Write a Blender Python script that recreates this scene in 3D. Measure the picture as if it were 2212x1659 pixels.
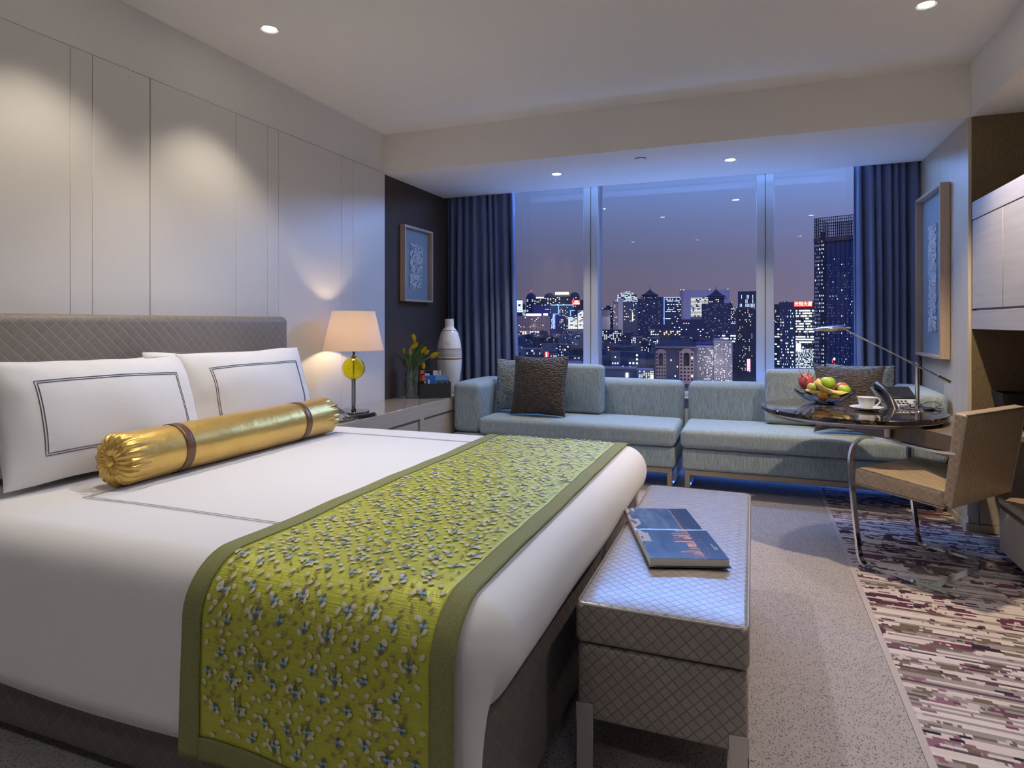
import bpy, bmesh, math, random
from mathutils import Vector, Matrix, noise

for _o in list(bpy.data.objects):
    bpy.data.objects.remove(_o, do_unlink=True)
SC = bpy.context.scene
COL = SC.collection
RND = random.Random(11)
PI = math.pi

# ------------------------------------------------------------------ camera
FPX = 1368.0                      # focal length in pixels of the 2212 x 1659 frame
YAW = math.atan(519 / 1368.0)
CH = 1.17
cam_d = bpy.data.cameras.new('camera')
cam_d.sensor_width = 36.0
cam_d.lens = FPX / 2212 * 36.0
cam_d.shift_y = -132.5 / 2212
cam_d.clip_start = 0.05
cam_d.clip_end = 20000
cam = bpy.data.objects.new('camera', cam_d)
COL.objects.link(cam)
cam.location = (0, 0, CH)
cam.rotation_euler = (PI / 2, 0, YAW)
SC.camera = cam
SC.view_settings.view_transform = 'Standard'
SC.view_settings.look = 'None'
SC.view_settings.gamma = 1.0
SC.view_settings.use_curve_mapping = False
SC.view_settings.exposure = 0.0

SN, CS = math.sin(YAW), math.cos(YAW)


def ray(u):
    k = (u - 1106) / FPX
    return (-SN + k * CS, CS + k * SN)


# ------------------------------------------------------------------ sky (dusk)
W = bpy.data.worlds.new('dusk_sky')
SC.world = W
W.use_nodes = True
nt = W.node_tree
nt.nodes.clear()
tc = nt.nodes.new('ShaderNodeTexCoord')
sx = nt.nodes.new('ShaderNodeSeparateXYZ')
nt.links.new(tc.outputs['Generated'], sx.inputs[0])
rp = nt.nodes.new('ShaderNodeValToRGB')
cr = rp.color_ramp
SKY = [(0.0, (.02, .02, .045)), (0.498, (.03, .028, .06)), (0.502, (.165, .13, .19)), (0.525, (.150, .128, .20)),
       (0.55, (.135, .135, .235)), (0.575, (.135, .165, .33)), (0.605, (.145, .225, .50)), (0.66, (.14, .22, .58)),
       (1.0, (.09, .15, .46))]
while len(cr.elements) < len(SKY):
    cr.elements.new(.5)
for e, (p, c) in zip(cr.elements, SKY):
    e.position = p
    e.color = (*c, 1)
ma = nt.nodes.new('ShaderNodeMath'); ma.operation = 'MULTIPLY_ADD'
ma.inputs[1].default_value = .5; ma.inputs[2].default_value = .5
nt.links.new(sx.outputs['Z'], ma.inputs[0])
nt.links.new(ma.outputs[0], rp.inputs[0])
# the west (to the right of the window) is still a little lighter
mr = nt.nodes.new('ShaderNodeMapRange')
mr.inputs['From Min'].default_value = -.45; mr.inputs['From Max'].default_value = .25
mr.inputs['To Min'].default_value = .82; mr.inputs['To Max'].default_value = 1.45
nt.links.new(sx.outputs['X'], mr.inputs['Value'])
mx = nt.nodes.new('ShaderNodeVectorMath'); mx.operation = 'SCALE'
nt.links.new(rp.outputs[0], mx.inputs[0]); nt.links.new(mr.outputs[0], mx.inputs['Scale'])
bg = nt.nodes.new('ShaderNodeBackground')
bg.inputs['Strength'].default_value = 1.0
nt.links.new(mx.outputs[0], bg.inputs['Color'])
wo = nt.nodes.new('ShaderNodeOutputWorld')
nt.links.new(bg.outputs[0], wo.inputs[0])

# ------------------------------------------------------------------ light levels (tuned here)
WARM = (1.0, .88, .73)
WARM3 = (1.0, .78, .52)
WARM2 = (1.0, .965, .95)
P_BED = 33.0        # downlights over the bed head
P_CHAIR = 170.0      # downlight over the chair
P_NICHE = 54.0      # downlights over the sofa
P_FILL = 130.0       # added unseen ceiling lights that fill the room
P_LAMP = 5.5
P_BLUE = 10.5       # blue strip on the window sill
P_SKYFILL = 40.0      # added blue light over the window, in place of skylight
P_BLUE2 = 3.0       # blue strip under the sofa

# ------------------------------------------------------------------ mesh helpers


def box(bm, x0, x1, y0, y1, z0, z1, bev=0.0, seg=2):
    r = bmesh.ops.create_cube(bm, size=1.0)
    vs = r['verts']
    for v in vs:
        v.co = Vector(((x0 + x1) / 2 + v.co.x * (x1 - x0), (y0 + y1) / 2 + v.co.y * (y1 - y0),
                       (z0 + z1) / 2 + v.co.z * (z1 - z0)))
    if bev > 0:
        es = set()
        for v in vs:
            es.update(v.link_edges)
        bmesh.ops.bevel(bm, geom=list(es), offset=bev, segments=seg, profile=.5, affect='EDGES', clamp_overlap=True)
    return bm


def B(*a, **k):
    return box(bmesh.new(), *a, **k)


def prism(bm, poly, z0, z1, bev=0.0, seg=2):
    lo = [bm.verts.new((x, y, z0)) for x, y in poly]
    hi = [bm.verts.new((x, y, z1)) for x, y in poly]
    n = len(poly)
    fs = [bm.faces.new(lo[::-1]), bm.faces.new(hi)]
    for i in range(n):
        fs.append(bm.faces.new((lo[i], lo[(i + 1) % n], hi[(i + 1) % n], hi[i])))
    bmesh.ops.recalc_face_normals(bm, faces=fs)
    if bev > 0:
        es = set()
        for f in fs:
            es.update(f.edges)
        bmesh.ops.bevel(bm, geom=list(es), offset=bev, segments=seg, profile=.5, affect='EDGES', clamp_overlap=True)
    return bm


def frame_of(t):
    t = t.normalized()
    a = Vector((0, 0, 1)) if abs(t.z) < .9 else Vector((1, 0, 0))
    n = t.cross(a).normalized()
    return n, t.cross(n).normalized()


def tube(bm, pts, r, n=10, closed=False, cap=True, flat=1.0):
    pts = [Vector(p) for p in pts]
    m = len(pts)
    rs = r if isinstance(r, (list, tuple)) else [r] * m
    rings = []
    pn = None
    for i, p in enumerate(pts):
        if closed:
            t = pts[(i + 1) % m] - pts[i - 1]
        else:
            t = pts[min(i + 1, m - 1)] - pts[max(i - 1, 0)]
        if t.length < 1e-9:
            t = Vector((0, 0, 1))
        t.normalize()
        if pn is None:
            nn, bb = frame_of(t)
        else:
            nn = pn - t * pn.dot(t)
            if nn.length < 1e-6:
                nn, bb = frame_of(t)
            nn.normalize()
            bb = t.cross(nn).normalized()
        pn = nn
        rings.append([bm.verts.new(p + (nn * math.cos(2 * PI * k / n) + bb * math.sin(2 * PI * k / n) * flat) * rs[i])
                      for k in range(n)])
    cnt = m if closed else m - 1
    for i in range(cnt):
        a, b = rings[i], rings[(i + 1) % m]
        for k in range(n):
            bm.faces.new((a[k], a[(k + 1) % n], b[(k + 1) % n], b[k]))
    if cap and not closed:
        bm.faces.new(rings[0][::-1])
        bm.faces.new(rings[-1])
    return bm


def cyl(bm, p0, p1, r0, r1=None, n=24):
    return tube(bm, [p0, p1], [r0, r0 if r1 is None else r1], n)


def lathe(bm, prof, c=(0, 0, 0), n=32, close=False):
    """prof: list of (radius, z); a radius of 0 closes the end"""
    rings = []
    for r, z in prof:
        if r < 1e-6:
            rings.append([bm.verts.new((c[0], c[1], c[2] + z))])
        else:
            rings.append([bm.verts.new((c[0] + r * math.cos(2 * PI * k / n), c[1] + r * math.sin(2 * PI * k / n),
                                        c[2] + z)) for k in range(n)])
    fs = []
    cnt = len(rings) if close else len(rings) - 1
    for i in range(cnt):
        a, b = rings[i], rings[(i + 1) % len(rings)]
        for k in range(n):
            k2 = (k + 1) % n
            if len(a) == 1 and len(b) == 1:
                continue
            if len(a) == 1:
                fs.append(bm.faces.new((a[0], b[k2], b[k])))
            elif len(b) == 1:
                fs.append(bm.faces.new((a[k], a[k2], b[0])))
            else:
                fs.append(bm.faces.new((a[k], a[k2], b[k2], b[k])))
    bmesh.ops.recalc_face_normals(bm, faces=fs)
    return bm


def grid(bm, fn, nu, nv, cu=False, cv=False):
    V = [[bm.verts.new(fn(i / nu, j / nv)) for j in range(nv + (0 if cv else 1))] for i in range(nu + (0 if cu else 1))]
    for i in range(nu):
        for j in range(nv):
            i2 = (i + 1) % len(V); j2 = (j + 1) % len(V[0])
            try:
                bm.faces.new((V[i][j], V[i2][j], V[i2][j2], V[i][j2]))
            except ValueError:
                pass
    return V


def soft_box(bm, x0, x1, y0, y1, z0, z1, r, cell=.05, puff=0.0, puffy=0.0, wob=0.0, seed=0.0):
    """rounded, upholstered box: box surface pulled onto a core plus a radius; the top (z) and front (y) may bulge"""
    lo = Vector((x0, y0, z0)); hi = Vector((x1, y1, z1)); mid = (lo + hi) / 2; ext = (hi - lo) / 2

    def ax(a, b):
        n = max(2, int((b - a - 2 * r) / cell))
        c = [a + r * t for t in (0, .25, .5, .75)] + [a + r + (b - a - 2 * r) * i / n for i in range(n + 1)]
        return c + [b - r * t for t in (.75, .5, .25, 0)]
    A = [ax(x0, x1), ax(y0, y1), ax(z0, z1)]
    vd = {}

    def vert(p):
        key = (round(p[0], 6), round(p[1], 6), round(p[2], 6))
        if key in vd:
            return vd[key]
        P = Vector(p)
        c = Vector([min(max(P[i], lo[i] + r), hi[i] - r) for i in range(3)])
        d = P - c
        q = c + d.normalized() * r if d.length > 1e-9 else P
        k = (q - mid)
        fx, fy, fz = [1 - min(1, abs(k[i]) / ext[i]) ** 2 for i in range(3)]
        if puff:
            q.z += puff * fx * fy * (1 if k.z > 0 else -.3) * min(1, abs(k.z) / ext.z)
        if puffy:
            q.y -= puffy * fx * fz * (1 if k.y < 0 else -1) * min(1, abs(k.y) / ext.y)
        if wob:
            q += noise.noise_vector(q * 6 + Vector((seed, seed, 0))) * wob
        v = bm.verts.new(q)
        vd[key] = v
        return v
    for a in range(3):
        b, c = (a + 1) % 3, (a + 2) % 3
        for side in (0, 1):
            w = A[a][0] if side == 0 else A[a][-1]
            for i in range(len(A[b]) - 1):
                for j in range(len(A[c]) - 1):
                    q = []
                    for (ii, jj) in ((i, j), (i + 1, j), (i + 1, j + 1), (i, j + 1)):
                        p = [0, 0, 0]
                        p[a] = w; p[b] = A[b][ii]; p[c] = A[c][jj]
                        q.append(vert(p))
                    if side == 0:
                        q.reverse()
                    if len(set(q)) == 4:
                        try:
                            bm.faces.new(q)
                        except ValueError:
                            pass
    return bm


def sphere(bm, c, r, n=20, m=12, sc=(1, 1, 1), rot=None):
    M = Matrix.Translation(Vector(c)) @ (rot.to_4x4() if rot else Matrix.Identity(4)) @ Matrix.Diagonal((r * sc[0], r * sc[1], r * sc[2], 1))
    bmesh.ops.create_uvsphere(bm, u_segments=n, v_segments=m, radius=1.0, matrix=M)
    return bm


def text_bm(body, size, extrude=0.0, font_scale_x=1.0):
    cu = bpy.data.curves.new('lettering', 'FONT')
    cu.body = body
    cu.size = size
    cu.extrude = extrude
    cu.align_x = 'CENTER'; cu.align_y = 'CENTER'
    ob = bpy.data.objects.new('lettering_source', cu)
    COL.objects.link(ob)
    dg = bpy.context.evaluated_depsgraph_get()
    me = bpy.data.meshes.new_from_object(ob.evaluated_get(dg))
    bm = bmesh.new(); bm.from_mesh(me)
    bpy.data.objects.remove(ob, do_unlink=True)
    bpy.data.meshes.remove(me); bpy.data.curves.remove(cu)
    return bm


def box_uv(me):
    uv = me.uv_layers.new(name='UVMap')
    for p in me.polygons:
        n = p.normal
        a = max(range(3), key=lambda i: abs(n[i]))
        for li in p.loop_indices:
            co = me.vertices[me.loops[li].vertex_index].co
            if a == 2:
                uv.data[li].uv = (co.x, co.y)
            elif a == 1:
                uv.data[li].uv = (co.x, co.z)
            else:
                uv.data[li].uv = (co.y, co.z)


INV = {}


def to_obj(name, bm, mat, smooth=40, uv=False):
    me = bpy.data.meshes.new(name)
    bm.to_mesh(me); bm.free()
    if smooth:
        me.polygons.foreach_set('use_smooth', [True] * len(me.polygons))
        if smooth < 180:
            me.set_sharp_from_angle(angle=math.radians(smooth))
    if uv:
        me.update()
        box_uv(me)
    if mat is not None:
        me.materials.append(mat)
    o = bpy.data.objects.new(name, me)
    COL.objects.link(o)
    return o


def tag(o, label=None, cat=None, group=None, kind=None):
    if label: o['label'] = label
    if cat: o['category'] = cat
    if group: o['group'] = group
    if kind: o['kind'] = kind
    return o


def thing(name, label, cat, loc=(0, 0, 0), rotz=0.0, group=None, kind=None):
    o = bpy.data.objects.new(name, None)
    o.empty_display_size = .05
    COL.objects.link(o)
    o.location = loc
    o.rotation_euler = (0, 0, rotz)
    INV[o.name] = (Matrix.Translation(Vector(loc)) @ Matrix.Rotation(rotz, 4, 'Z')).inverted()
    return tag(o, label, cat, group, kind)


def part(name, bm, mat, parent, local=False, smooth=40, uv=False, kind=None, label=None):
    if not local:
        bm.transform(INV[parent.name])
    o = to_obj(name, bm, mat, smooth, uv)
    o.parent = parent
    INV[o.name] = INV[parent.name]
    if kind: o['kind'] = kind
    if label: o['label'] = label
    return o


def single(name, bm, mat, label=None, cat=None, group=None, kind=None, smooth=40, uv=False):
    xs = [v.co.x for v in bm.verts]; ys = [v.co.y for v in bm.verts]; zs = [v.co.z for v in bm.verts]
    loc = Vector(((min(xs) + max(xs)) / 2, (min(ys) + max(ys)) / 2, min(zs)))
    bm.transform(Matrix.Translation(-loc))
    o = to_obj(name, bm, mat, smooth, uv)
    o.location = loc
    INV[o.name] = Matrix.Translation(-loc)
    return tag(o, label, cat, group, kind)


def copy_tree(o, loc=None, rotz=None, parent=None, label=None):
    c = o.copy()
    COL.objects.link(c)
    c.parent = parent
    if loc is not None: c.location = loc
    if rotz is not None: c.rotation_euler = (0, 0, rotz)
    if label: c['label'] = label
    for ch in list(o.children):
        copy_tree(ch, parent=c)
    return c


# ------------------------------------------------------------------ material helpers
class NT:
    def __init__(self, name):
        self.m = bpy.data.materials.new(name)
        self.m.use_nodes = True
        self.t = self.m.node_tree
        self.p = self.t.nodes['Principled BSDF']
        self.out = self.t.nodes['Material Output']

    def n(self, typ, **kw):
        nd = self.t.nodes.new('ShaderNode' + typ)
        for k, v in kw.items():
            setattr(nd, k, v)
        return nd

    def l(self, a, b):
        self.t.links.new(a, b)

    def math(self, op, a, b=None, c=None):
        nd = self.n('Math', operation=op)
        for i, x in enumerate((a, b, c)):
            if x is None: continue
            if isinstance(x, (int, float)):
                nd.inputs[i].default_value = x
            else:
                self.l(x, nd.inputs[i])
        return nd.outputs[0]

    def mix(self, fac, a, b):
        nd = self.n('Mix', data_type='RGBA')
        for s, x in ((0, fac), (6, a), (7, b)):
            if isinstance(x, (int, float)):
                nd.inputs[s].default_value = x
            elif isinstance(x, tuple):
                nd.inputs[s].default_value = (*x, 1)
            else:
                self.l(x, nd.inputs[s])
        return nd.outputs[2]

    def coords(self, kind='Object', scale=(1, 1, 1), rot=(0, 0, 0)):
        t = self.n('TexCoord')
        m = self.n('Mapping')
        m.inputs['Scale'].default_value = scale
        m.inputs['Rotation'].default_value = rot
        self.l(t.outputs[kind], m.inputs[0])
        return m.outputs[0]

    def noise(self, vec, scale=5, detail=2, rough=.5, dist=0):
        nd = self.n('TexNoise')
        nd.inputs['Scale'].default_value = scale
        nd.inputs['Detail'].default_value = detail
        nd.inputs['Roughness'].default_value = rough
        nd.inputs['Distortion'].default_value = dist
        if vec is not None: self.l(vec, nd.inputs['Vector'])
        return nd.outputs[0]

    def ramp(self, fac, stops, interp='LINEAR'):
        nd = self.n('ValToRGB')
        cr = nd.color_ramp
        cr.interpolation = interp
        while len(cr.elements) < len(stops):
            cr.elements.new(.5)
        for e, (p, c) in zip(cr.elements, stops):
            e.position = p
            e.color = (*c, 1) if isinstance(c, tuple) else (c, c, c, 1)
        self.l(fac, nd.inputs[0])
        return nd.outputs[0]

    def bump(self, h, strength=.3, dist=.01):
        nd = self.n('Bump')
        nd.inputs['Strength'].default_value = strength
        nd.inputs['Distance'].default_value = dist
        self.l(h, nd.inputs['Height'])
        self.l(nd.outputs[0], self.p.inputs['Normal'])

    def set(self, **kw):
        names = dict(color='Base Color', rough='Roughness', metal='Metallic', spec='Specular IOR Level', trans='Transmission Weight',
                     ior='IOR', coat='Coat Weight', coatr='Coat Roughness', sheen='Sheen Weight', ecol='Emission Color', estr='Emission Strength', alpha='Alpha',
                     sss='Subsurface Weight', aniso='Anisotropic')
        for k, v in kw.items():
            s = self.p.inputs[names[k]]
            if isinstance(v, tuple):
                s.default_value = (*v, 1)
            elif isinstance(v, (int, float)):
                s.default_value = v
            else:
                self.l(v, s)
        return self


def plain(name, color, rough=.5, metal=0.0, nscale=40, namt=.06, bump=0.0, **kw):
    """plain finish with a faint noise in colour and relief"""
    t = NT(name)
    nz = t.noise(t.coords(), nscale, 3)
    c2 = tuple(max(0, c * (1 - namt * 2)) for c in color)
    t.set(color=t.mix(nz, color, c2), rough=rough, metal=metal, **kw)
    if bump:
        t.bump(nz, bump, .004)
    return t.m


def emit(name, color, strength, sample=True):
    t = NT(name)
    t.set(color=(0, 0, 0), ecol=color, estr=strength, rough=1.0, spec=0.0)
    if not sample:
        t.m.cycles.emission_sampling = 'NONE'
    return t.m


def leather(name, color, line, cell=.028, rough=.38, spec=.5, var=.12, coat=0.0, bstr=.4):
    """leather embossed with a diagonal basket weave"""
    t = NT(name)
    v = t.coords('UV', (1 / cell, 1 / cell, 1), (0, 0, PI / 4))
    s = t.n('SeparateXYZ'); t.l(v, s.inputs[0])
    fx = t.math('FRACT', s.outputs[0]); fy = t.math('FRACT', s.outputs[1])
    ex = t.math('PINGPONG', fx, .5); ey = t.math('PINGPONG', fy, .5)
    e = t.math('MINIMUM', ex, ey)
    g = t.math('SMOOTH_MIN', t.math('MULTIPLY', e, 13.0), 1.0, .2)
    cx = t.math('FLOOR', s.outputs[0]); cy = t.math('FLOOR', s.outputs[1])
    par = t.math('MODULO', t.math('ABSOLUTE', t.math('ADD', cx, cy)), 2.0)
    tilt = t.n('Mix', data_type='FLOAT'); t.l(par, tilt.inputs[0]); t.l(ex, tilt.inputs[2]); t.l(ey, tilt.inputs[3])
    h = t.math('ADD', g, t.math('MULTIPLY', tilt.outputs[0], .8))
    fine = t.noise(t.coords('UV'), 350, 2)
    h2 = t.math('ADD', h, t.math('MULTIPLY', fine, .15))
    wn = t.n('TexWhiteNoise', noise_dimensions='2D')
    cb = t.n('CombineXYZ'); t.l(cx, cb.inputs[0]); t.l(cy, cb.inputs[1]); t.l(cb.outputs[0], wn.inputs['Vector'])
    c1 = t.mix(t.math('MULTIPLY', wn.outputs['Value'], .8), color, tuple(c * (1 - var) for c in color))
    t.set(color=t.mix(g, line, c1), rough=rough, spec=spec, coat=coat, coatr=.24)
    t.bump(h2, bstr, .003)
    return t.m


def fabric(name, c1, c2, scale=(170, 170, 14), rough=.9, bump=.35, sheen=.0, detail=3):
    t = NT(name)
    nz = t.noise(t.coords('Object', scale), 1.0, detail, .65)
    big = t.noise(t.coords(), 3.0, 2)
    col = t.ramp(nz, [(.32, c1), (.66, c2)])
    t.set(color=t.mix(t.math('MULTIPLY', big, .25), col, c1), rough=rough, sheen=sheen, spec=.2)
    t.bump(nz, bump, .003)
    return t.m


def wood(name, c1, c2, scale=(3, 3, 60), rough=.35, coat=0.0, spec=.5):
    t = NT(name)
    nz = t.noise(t.coords('Object', scale), 1.0, 5, .6, .4)
    t.set(color=t.ramp(nz, [(.3, c1), (.7, c2)]), rough=rough, coat=coat, spec=spec)
    t.bump(nz, .06, .002)
    return t.m


M = {}
M['panel'] = plain('panel_lacquer', (.74, .715, .68), .45, 0, 90, .03, .03)
M['ceiling'] = plain('ceiling_paint', (.82, .795, .765), .85, 0, 120, .03, .03)
M['backing'] = plain('shadow_gap', (.10, .085, .07), .8)
M['darkwall'] = fabric('dark_wallcovering', (.072, .054, .046), (.105, .082, .072), (220, 220, 220), .85, .2)
M['brownwall'] = fabric('brown_wallcovering', (.14, .105, .062), (.20, .155, .095), (260, 260, 40), .85, .25)
M['oak'] = wood('limed_oak', (.52, .46, .36), (.61, .55, .45), (40, 40, 2.2), .45)
M['oak_white'] = wood('whitened_oak', (.36, .34, .325), (.42, .405, .385), (40, 2.2, 40), .45)
M['oak_side'] = wood('warm_oak', (.30, .225, .15), (.40, .31, .21), (3, 40, 40), .35)
M['shaded_wood'] = wood('shade_darkened_wood', (.13, .095, .065), (.19, .145, .10), (3, 40, 40), .4)  # wood darkened: the shade under the table is put into its colour
M['console_top'] = wood('console_lacquer', (.33, .275, .21), (.39, .33, .26), (50, 3, 50), .16, .5)
M['console_front'] = wood('console_oak', (.40, .34, .265), (.48, .42, .335), (50, 3, 50), .3)
M['frame_wood'] = wood('frame_wood', (.48, .36, .27), (.58, .45, .34), (40, 40, 4), .4)
M['mat_board'] = plain('grey_silk_board', (.33, .37, .40), .8, 0, 200, .06)
M['relief'] = plain('white_relief', (.80, .81, .83), .6)
M['curtain'] = fabric('navy_curtain', (.135, .175, .33), (.21, .26, .44), (160, 160, 160), .9, .25)
M['sofa'] = fabric('teal_grey_upholstery', (.185, .245, .275), (.44, .52, .55), (240, 240, 15), .85, .4)
M['pillow_grey'] = None
M['linen'] = None
M['chrome'] = plain('chrome', (.80, .80, .82), .08, 1.0, 5, .02)
M['gunmetal'] = plain('dark_chrome', (.30, .30, .32), .1, 1.0, 5, .02)
M['satin_steel'] = plain('satin_steel', (.62, .60, .58), .3, 1.0, 200, .05)
M['bronze'] = plain('bronze_frame', (.40, .33, .23), .35, .8, 60, .05)
M['black_plastic'] = plain('black_plastic', (.018, .019, .022), .35, 0, 60, .1)
M['grey_plastic'] = plain('dark_grey_plastic', (.06, .065, .075), .4)
M['silver_plastic'] = plain('silver_plastic', (.60, .62, .66), .35, .2)
M['aluminium'] = plain('window_aluminium', (.46, .46, .48), .45, .0, 60, .04)
M['white_cer'] = plain('white_porcelain', (.80, .80, .80), .12, 0, 30, .02)
M['leather'] = leather('woven_taupe_leather', (.34, .30, .26), (.17, .145, .125), .0235, .34, .65, .16, .65, .55)
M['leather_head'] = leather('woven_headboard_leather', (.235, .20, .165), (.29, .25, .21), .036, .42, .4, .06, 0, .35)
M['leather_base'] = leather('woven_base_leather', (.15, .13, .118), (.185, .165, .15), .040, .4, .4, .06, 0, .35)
M['leather_chair'] = leather('woven_bronze_leather', (.40, .30, .20), (.56, .45, .33), .026, .34, .55, .2, .2, .4)
M['piping'] = plain('leather_piping', (.33, .28, .23), .45)

# white bed linen
t = NT('white_linen')
wv = t.noise(t.coords('Object', (420, 420, 420)), 1, 2)
cr_ = t.noise(t.coords(), 4.0, 4, .55)
t.set(color=(.80, .79, .80), rough=.75, spec=.25, sheen=.15)
t.bump(t.math('ADD', t.math('MULTIPLY', wv, .12), t.math('MULTIPLY', cr_, 1.0)), .22, .02)
M['linen'] = t.m
M['stitch'] = plain('grey_stitching', (.10, .11, .14), .8)
M['duvet_stitch'] = plain('pale_grey_stitching', (.42, .41, .43), .8)

# gold satin
t = NT('gold_satin')
cr_ = t.noise(t.coords('Object', (3, 3, 3)), 6, 5, .6, .4)
t.set(color=t.mix(cr_, (.78, .53, .16), (.62, .40, .10)), rough=.34, metal=.72, spec=.5)
t.bump(cr_, .16, .02)
M['gold'] = t.m
M['gold_band'] = plain('brown_satin_ribbon', (.20, .105, .05), .35, .45, 30, .1)

# green silk runner
t = NT('green_silk')
st = t.noise(t.coords('Object', (12, 240, 240)), 1, 3, .6)
wr = t.noise(t.coords('Object', (18, 5, 5)), 1, 4, .6, .6)
colr = t.mix(st, (.44, .46, .03), (.66, .68, .12))
t.set(color=t.mix(t.math('MULTIPLY', wr, .5), colr, (.34, .36, .016)), rough=.40, spec=.5, metal=.22)
t.bump(t.math('ADD', t.math('MULTIPLY', st, .25), wr), .5, .014)
M['silk'] = t.m
M['silk_border'] = fabric('olive_border', (.20, .205, .075), (.29, .295, .13), (260, 260, 260), .7, .25)
M['emb_cream'] = plain('cream_thread', (.74, .70, .50), .6, 0, 300, .15)
M['emb_taupe'] = plain('taupe_thread', (.34, .29, .13), .6, 0, 300, .15)
M['emb_pale_blue'] = plain('pale_blue_thread', (.36, .50, .62), .6, 0, 300, .15)
M['emb_navy'] = plain('slate_blue_thread', (.10, .17, .22), .6, 0, 300, .15)

# quilted throw pillows


def quilt(name, c1, c2, metal=0.0, rough=.6):
    t = NT(name)
    v = t.n('TexVoronoi'); v.inputs['Scale'].default_value = 1.0
    t.l(t.coords('Object', (48, 48, 105)), v.inputs['Vector'])
    d = v.outputs['Distance']
    fine = t.noise(t.coords('Object', (400, 400, 400)), 1, 2)
    t.set(color=t.ramp(d, [(.1, c2), (.75, c1)]), rough=rough, metal=metal, sheen=.2)
    t.bump(t.math('ADD', t.math('MULTIPLY', d, -1.0), t.math('MULTIPLY', fine, .2)), .6, .012)
    return t.m


M['pillow_grey'] = quilt('grey_green_quilt', (.115, .145, .150), (.31, .36, .365))
M['pillow_brown'] = quilt('dark_brown_quilt', (.028, .021, .017), (.095, .070, .052), .25, .5)

# marble
t = NT('dark_marble')
v1 = t.noise(t.coords(), 5, 6, .7, 1.2)
vein = t.ramp(v1, [(.475, 0.0), (.497, 1.0), (.503, 1.0), (.525, 0.0)])
t.set(color=t.mix(vein, (.010, .008, .008), (.24, .17, .11)), rough=.05, spec=.5, coat=.5, coatr=.03)
M['marble'] = t.m

# glass
def glass(name, color=(1, 1, 1), rough=.0, ior=1.45):
    t = NT(name)
    t.set(color=color, rough=rough, trans=1.0, ior=ior)
    return t.m


M['glass'] = glass('clear_glass', (.97, .98, 1.0))
M['water'] = glass('water', (.93, .97, .98), 0, 1.33)
M['yellow_glass'] = glass('yellow_glass', (.95, .88, .03), .0, 1.4)
t = NT('window_glass')
tr = t.n('BsdfTransparent'); tr.inputs[0].default_value = (.97, .98, 1.0, 1)
gl = t.n('BsdfGlossy'); gl.inputs['Roughness'].default_value = .0
gl.inputs['Color'].default_value = (1, 1, 1, 1)
mxs = t.n('MixShader'); mxs.inputs[0].default_value = .025
t.l(tr.outputs[0], mxs.inputs[1]); t.l(gl.outputs[0], mxs.inputs[2]); t.l(mxs.outputs[0], t.out.inputs[0])
M['pane'] = t.m
t = NT('picture_glass')
tr = t.n('BsdfTransparent'); tr.inputs[0].default_value = (.98, .99, 1.0, 1)
gl = t.n('BsdfGlossy'); gl.inputs['Roughness'].default_value = .0
mxs = t.n('MixShader'); mxs.inputs[0].default_value = .02
t.l(tr.outputs[0], mxs.inputs[1]); t.l(gl.outputs[0], mxs.inputs[2]); t.l(mxs.outputs[0], t.out.inputs[0])
M['picture_glass'] = t.m
# lamp shade
t = NT('lamp_shade_silk')
df = t.n('BsdfDiffuse'); df.inputs[0].default_value = (.88, .80, .72, 1)
tl = t.n('BsdfTranslucent'); tl.inputs[0].default_value = (.92, .80, .68, 1)
mxs = t.n('MixShader'); mxs.inputs[0].default_value = .5
t.l(df.outputs[0], mxs.inputs[1]); t.l(tl.outputs[0], mxs.inputs[2]); t.l(mxs.outputs[0], t.out.inputs[0])
M['shade'] = t.m

# carpet with dark flecks
t = NT('flecked_carpet')
oc = t.coords('Object', (1, .55, 1))
fl = t.noise(oc, 210, 1, .5)
pile = t.noise(t.coords(), 600, 2)
tone = t.noise(t.coords(), 25, 3)
flk = t.ramp(fl, [(.585, 0.0), (.64, 1.0)])
base = t.mix(tone, (.37, .335, .335), (.48, .435, .435))
t.set(color=t.mix(t.math('MULTIPLY', flk, .8), base, (.12, .105, .115)), rough=.95, spec=.05, sheen=.1)
t.bump(pile, .5, .006)
M['carpet'] = t.m

# patterned carpet: stripes that swell into scrolls
t = NT('striped_scroll_carpet')
tcn = t.n('TexCoord'); sp = t.n('SeparateXYZ'); t.l(tcn.outputs['Object'], sp.inputs[0])
X_, Y_ = sp.outputs[0], sp.outputs[1]
Y_ = t.math('ADD', Y_, t.math('MULTIPLY', X_, .05))
row = t.math('FLOOR', t.math('MULTIPLY', Y_, 78.0))


def wn1(seed):
    w = t.n('TexWhiteNoise', noise_dimensions='1D')
    t.l(t.math('ADD', row, seed), w.inputs['W'])
    return w.outputs['Value']


def rown(sx_, sy_, seed, jit, detail=2, dist=.0):
    c = t.n('CombineXYZ')
    t.l(t.math('ADD', t.math('MULTIPLY', X_, sx_), t.math('MULTIPLY', wn1(seed), jit)), c.inputs[0])
    t.l(t.math('MULTIPLY', row, sy_ / 78.0), c.inputs[1])
    c.inputs[2].default_value = seed
    return t.noise(c.outputs[0], 1.0, detail, .5, dist)


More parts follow.
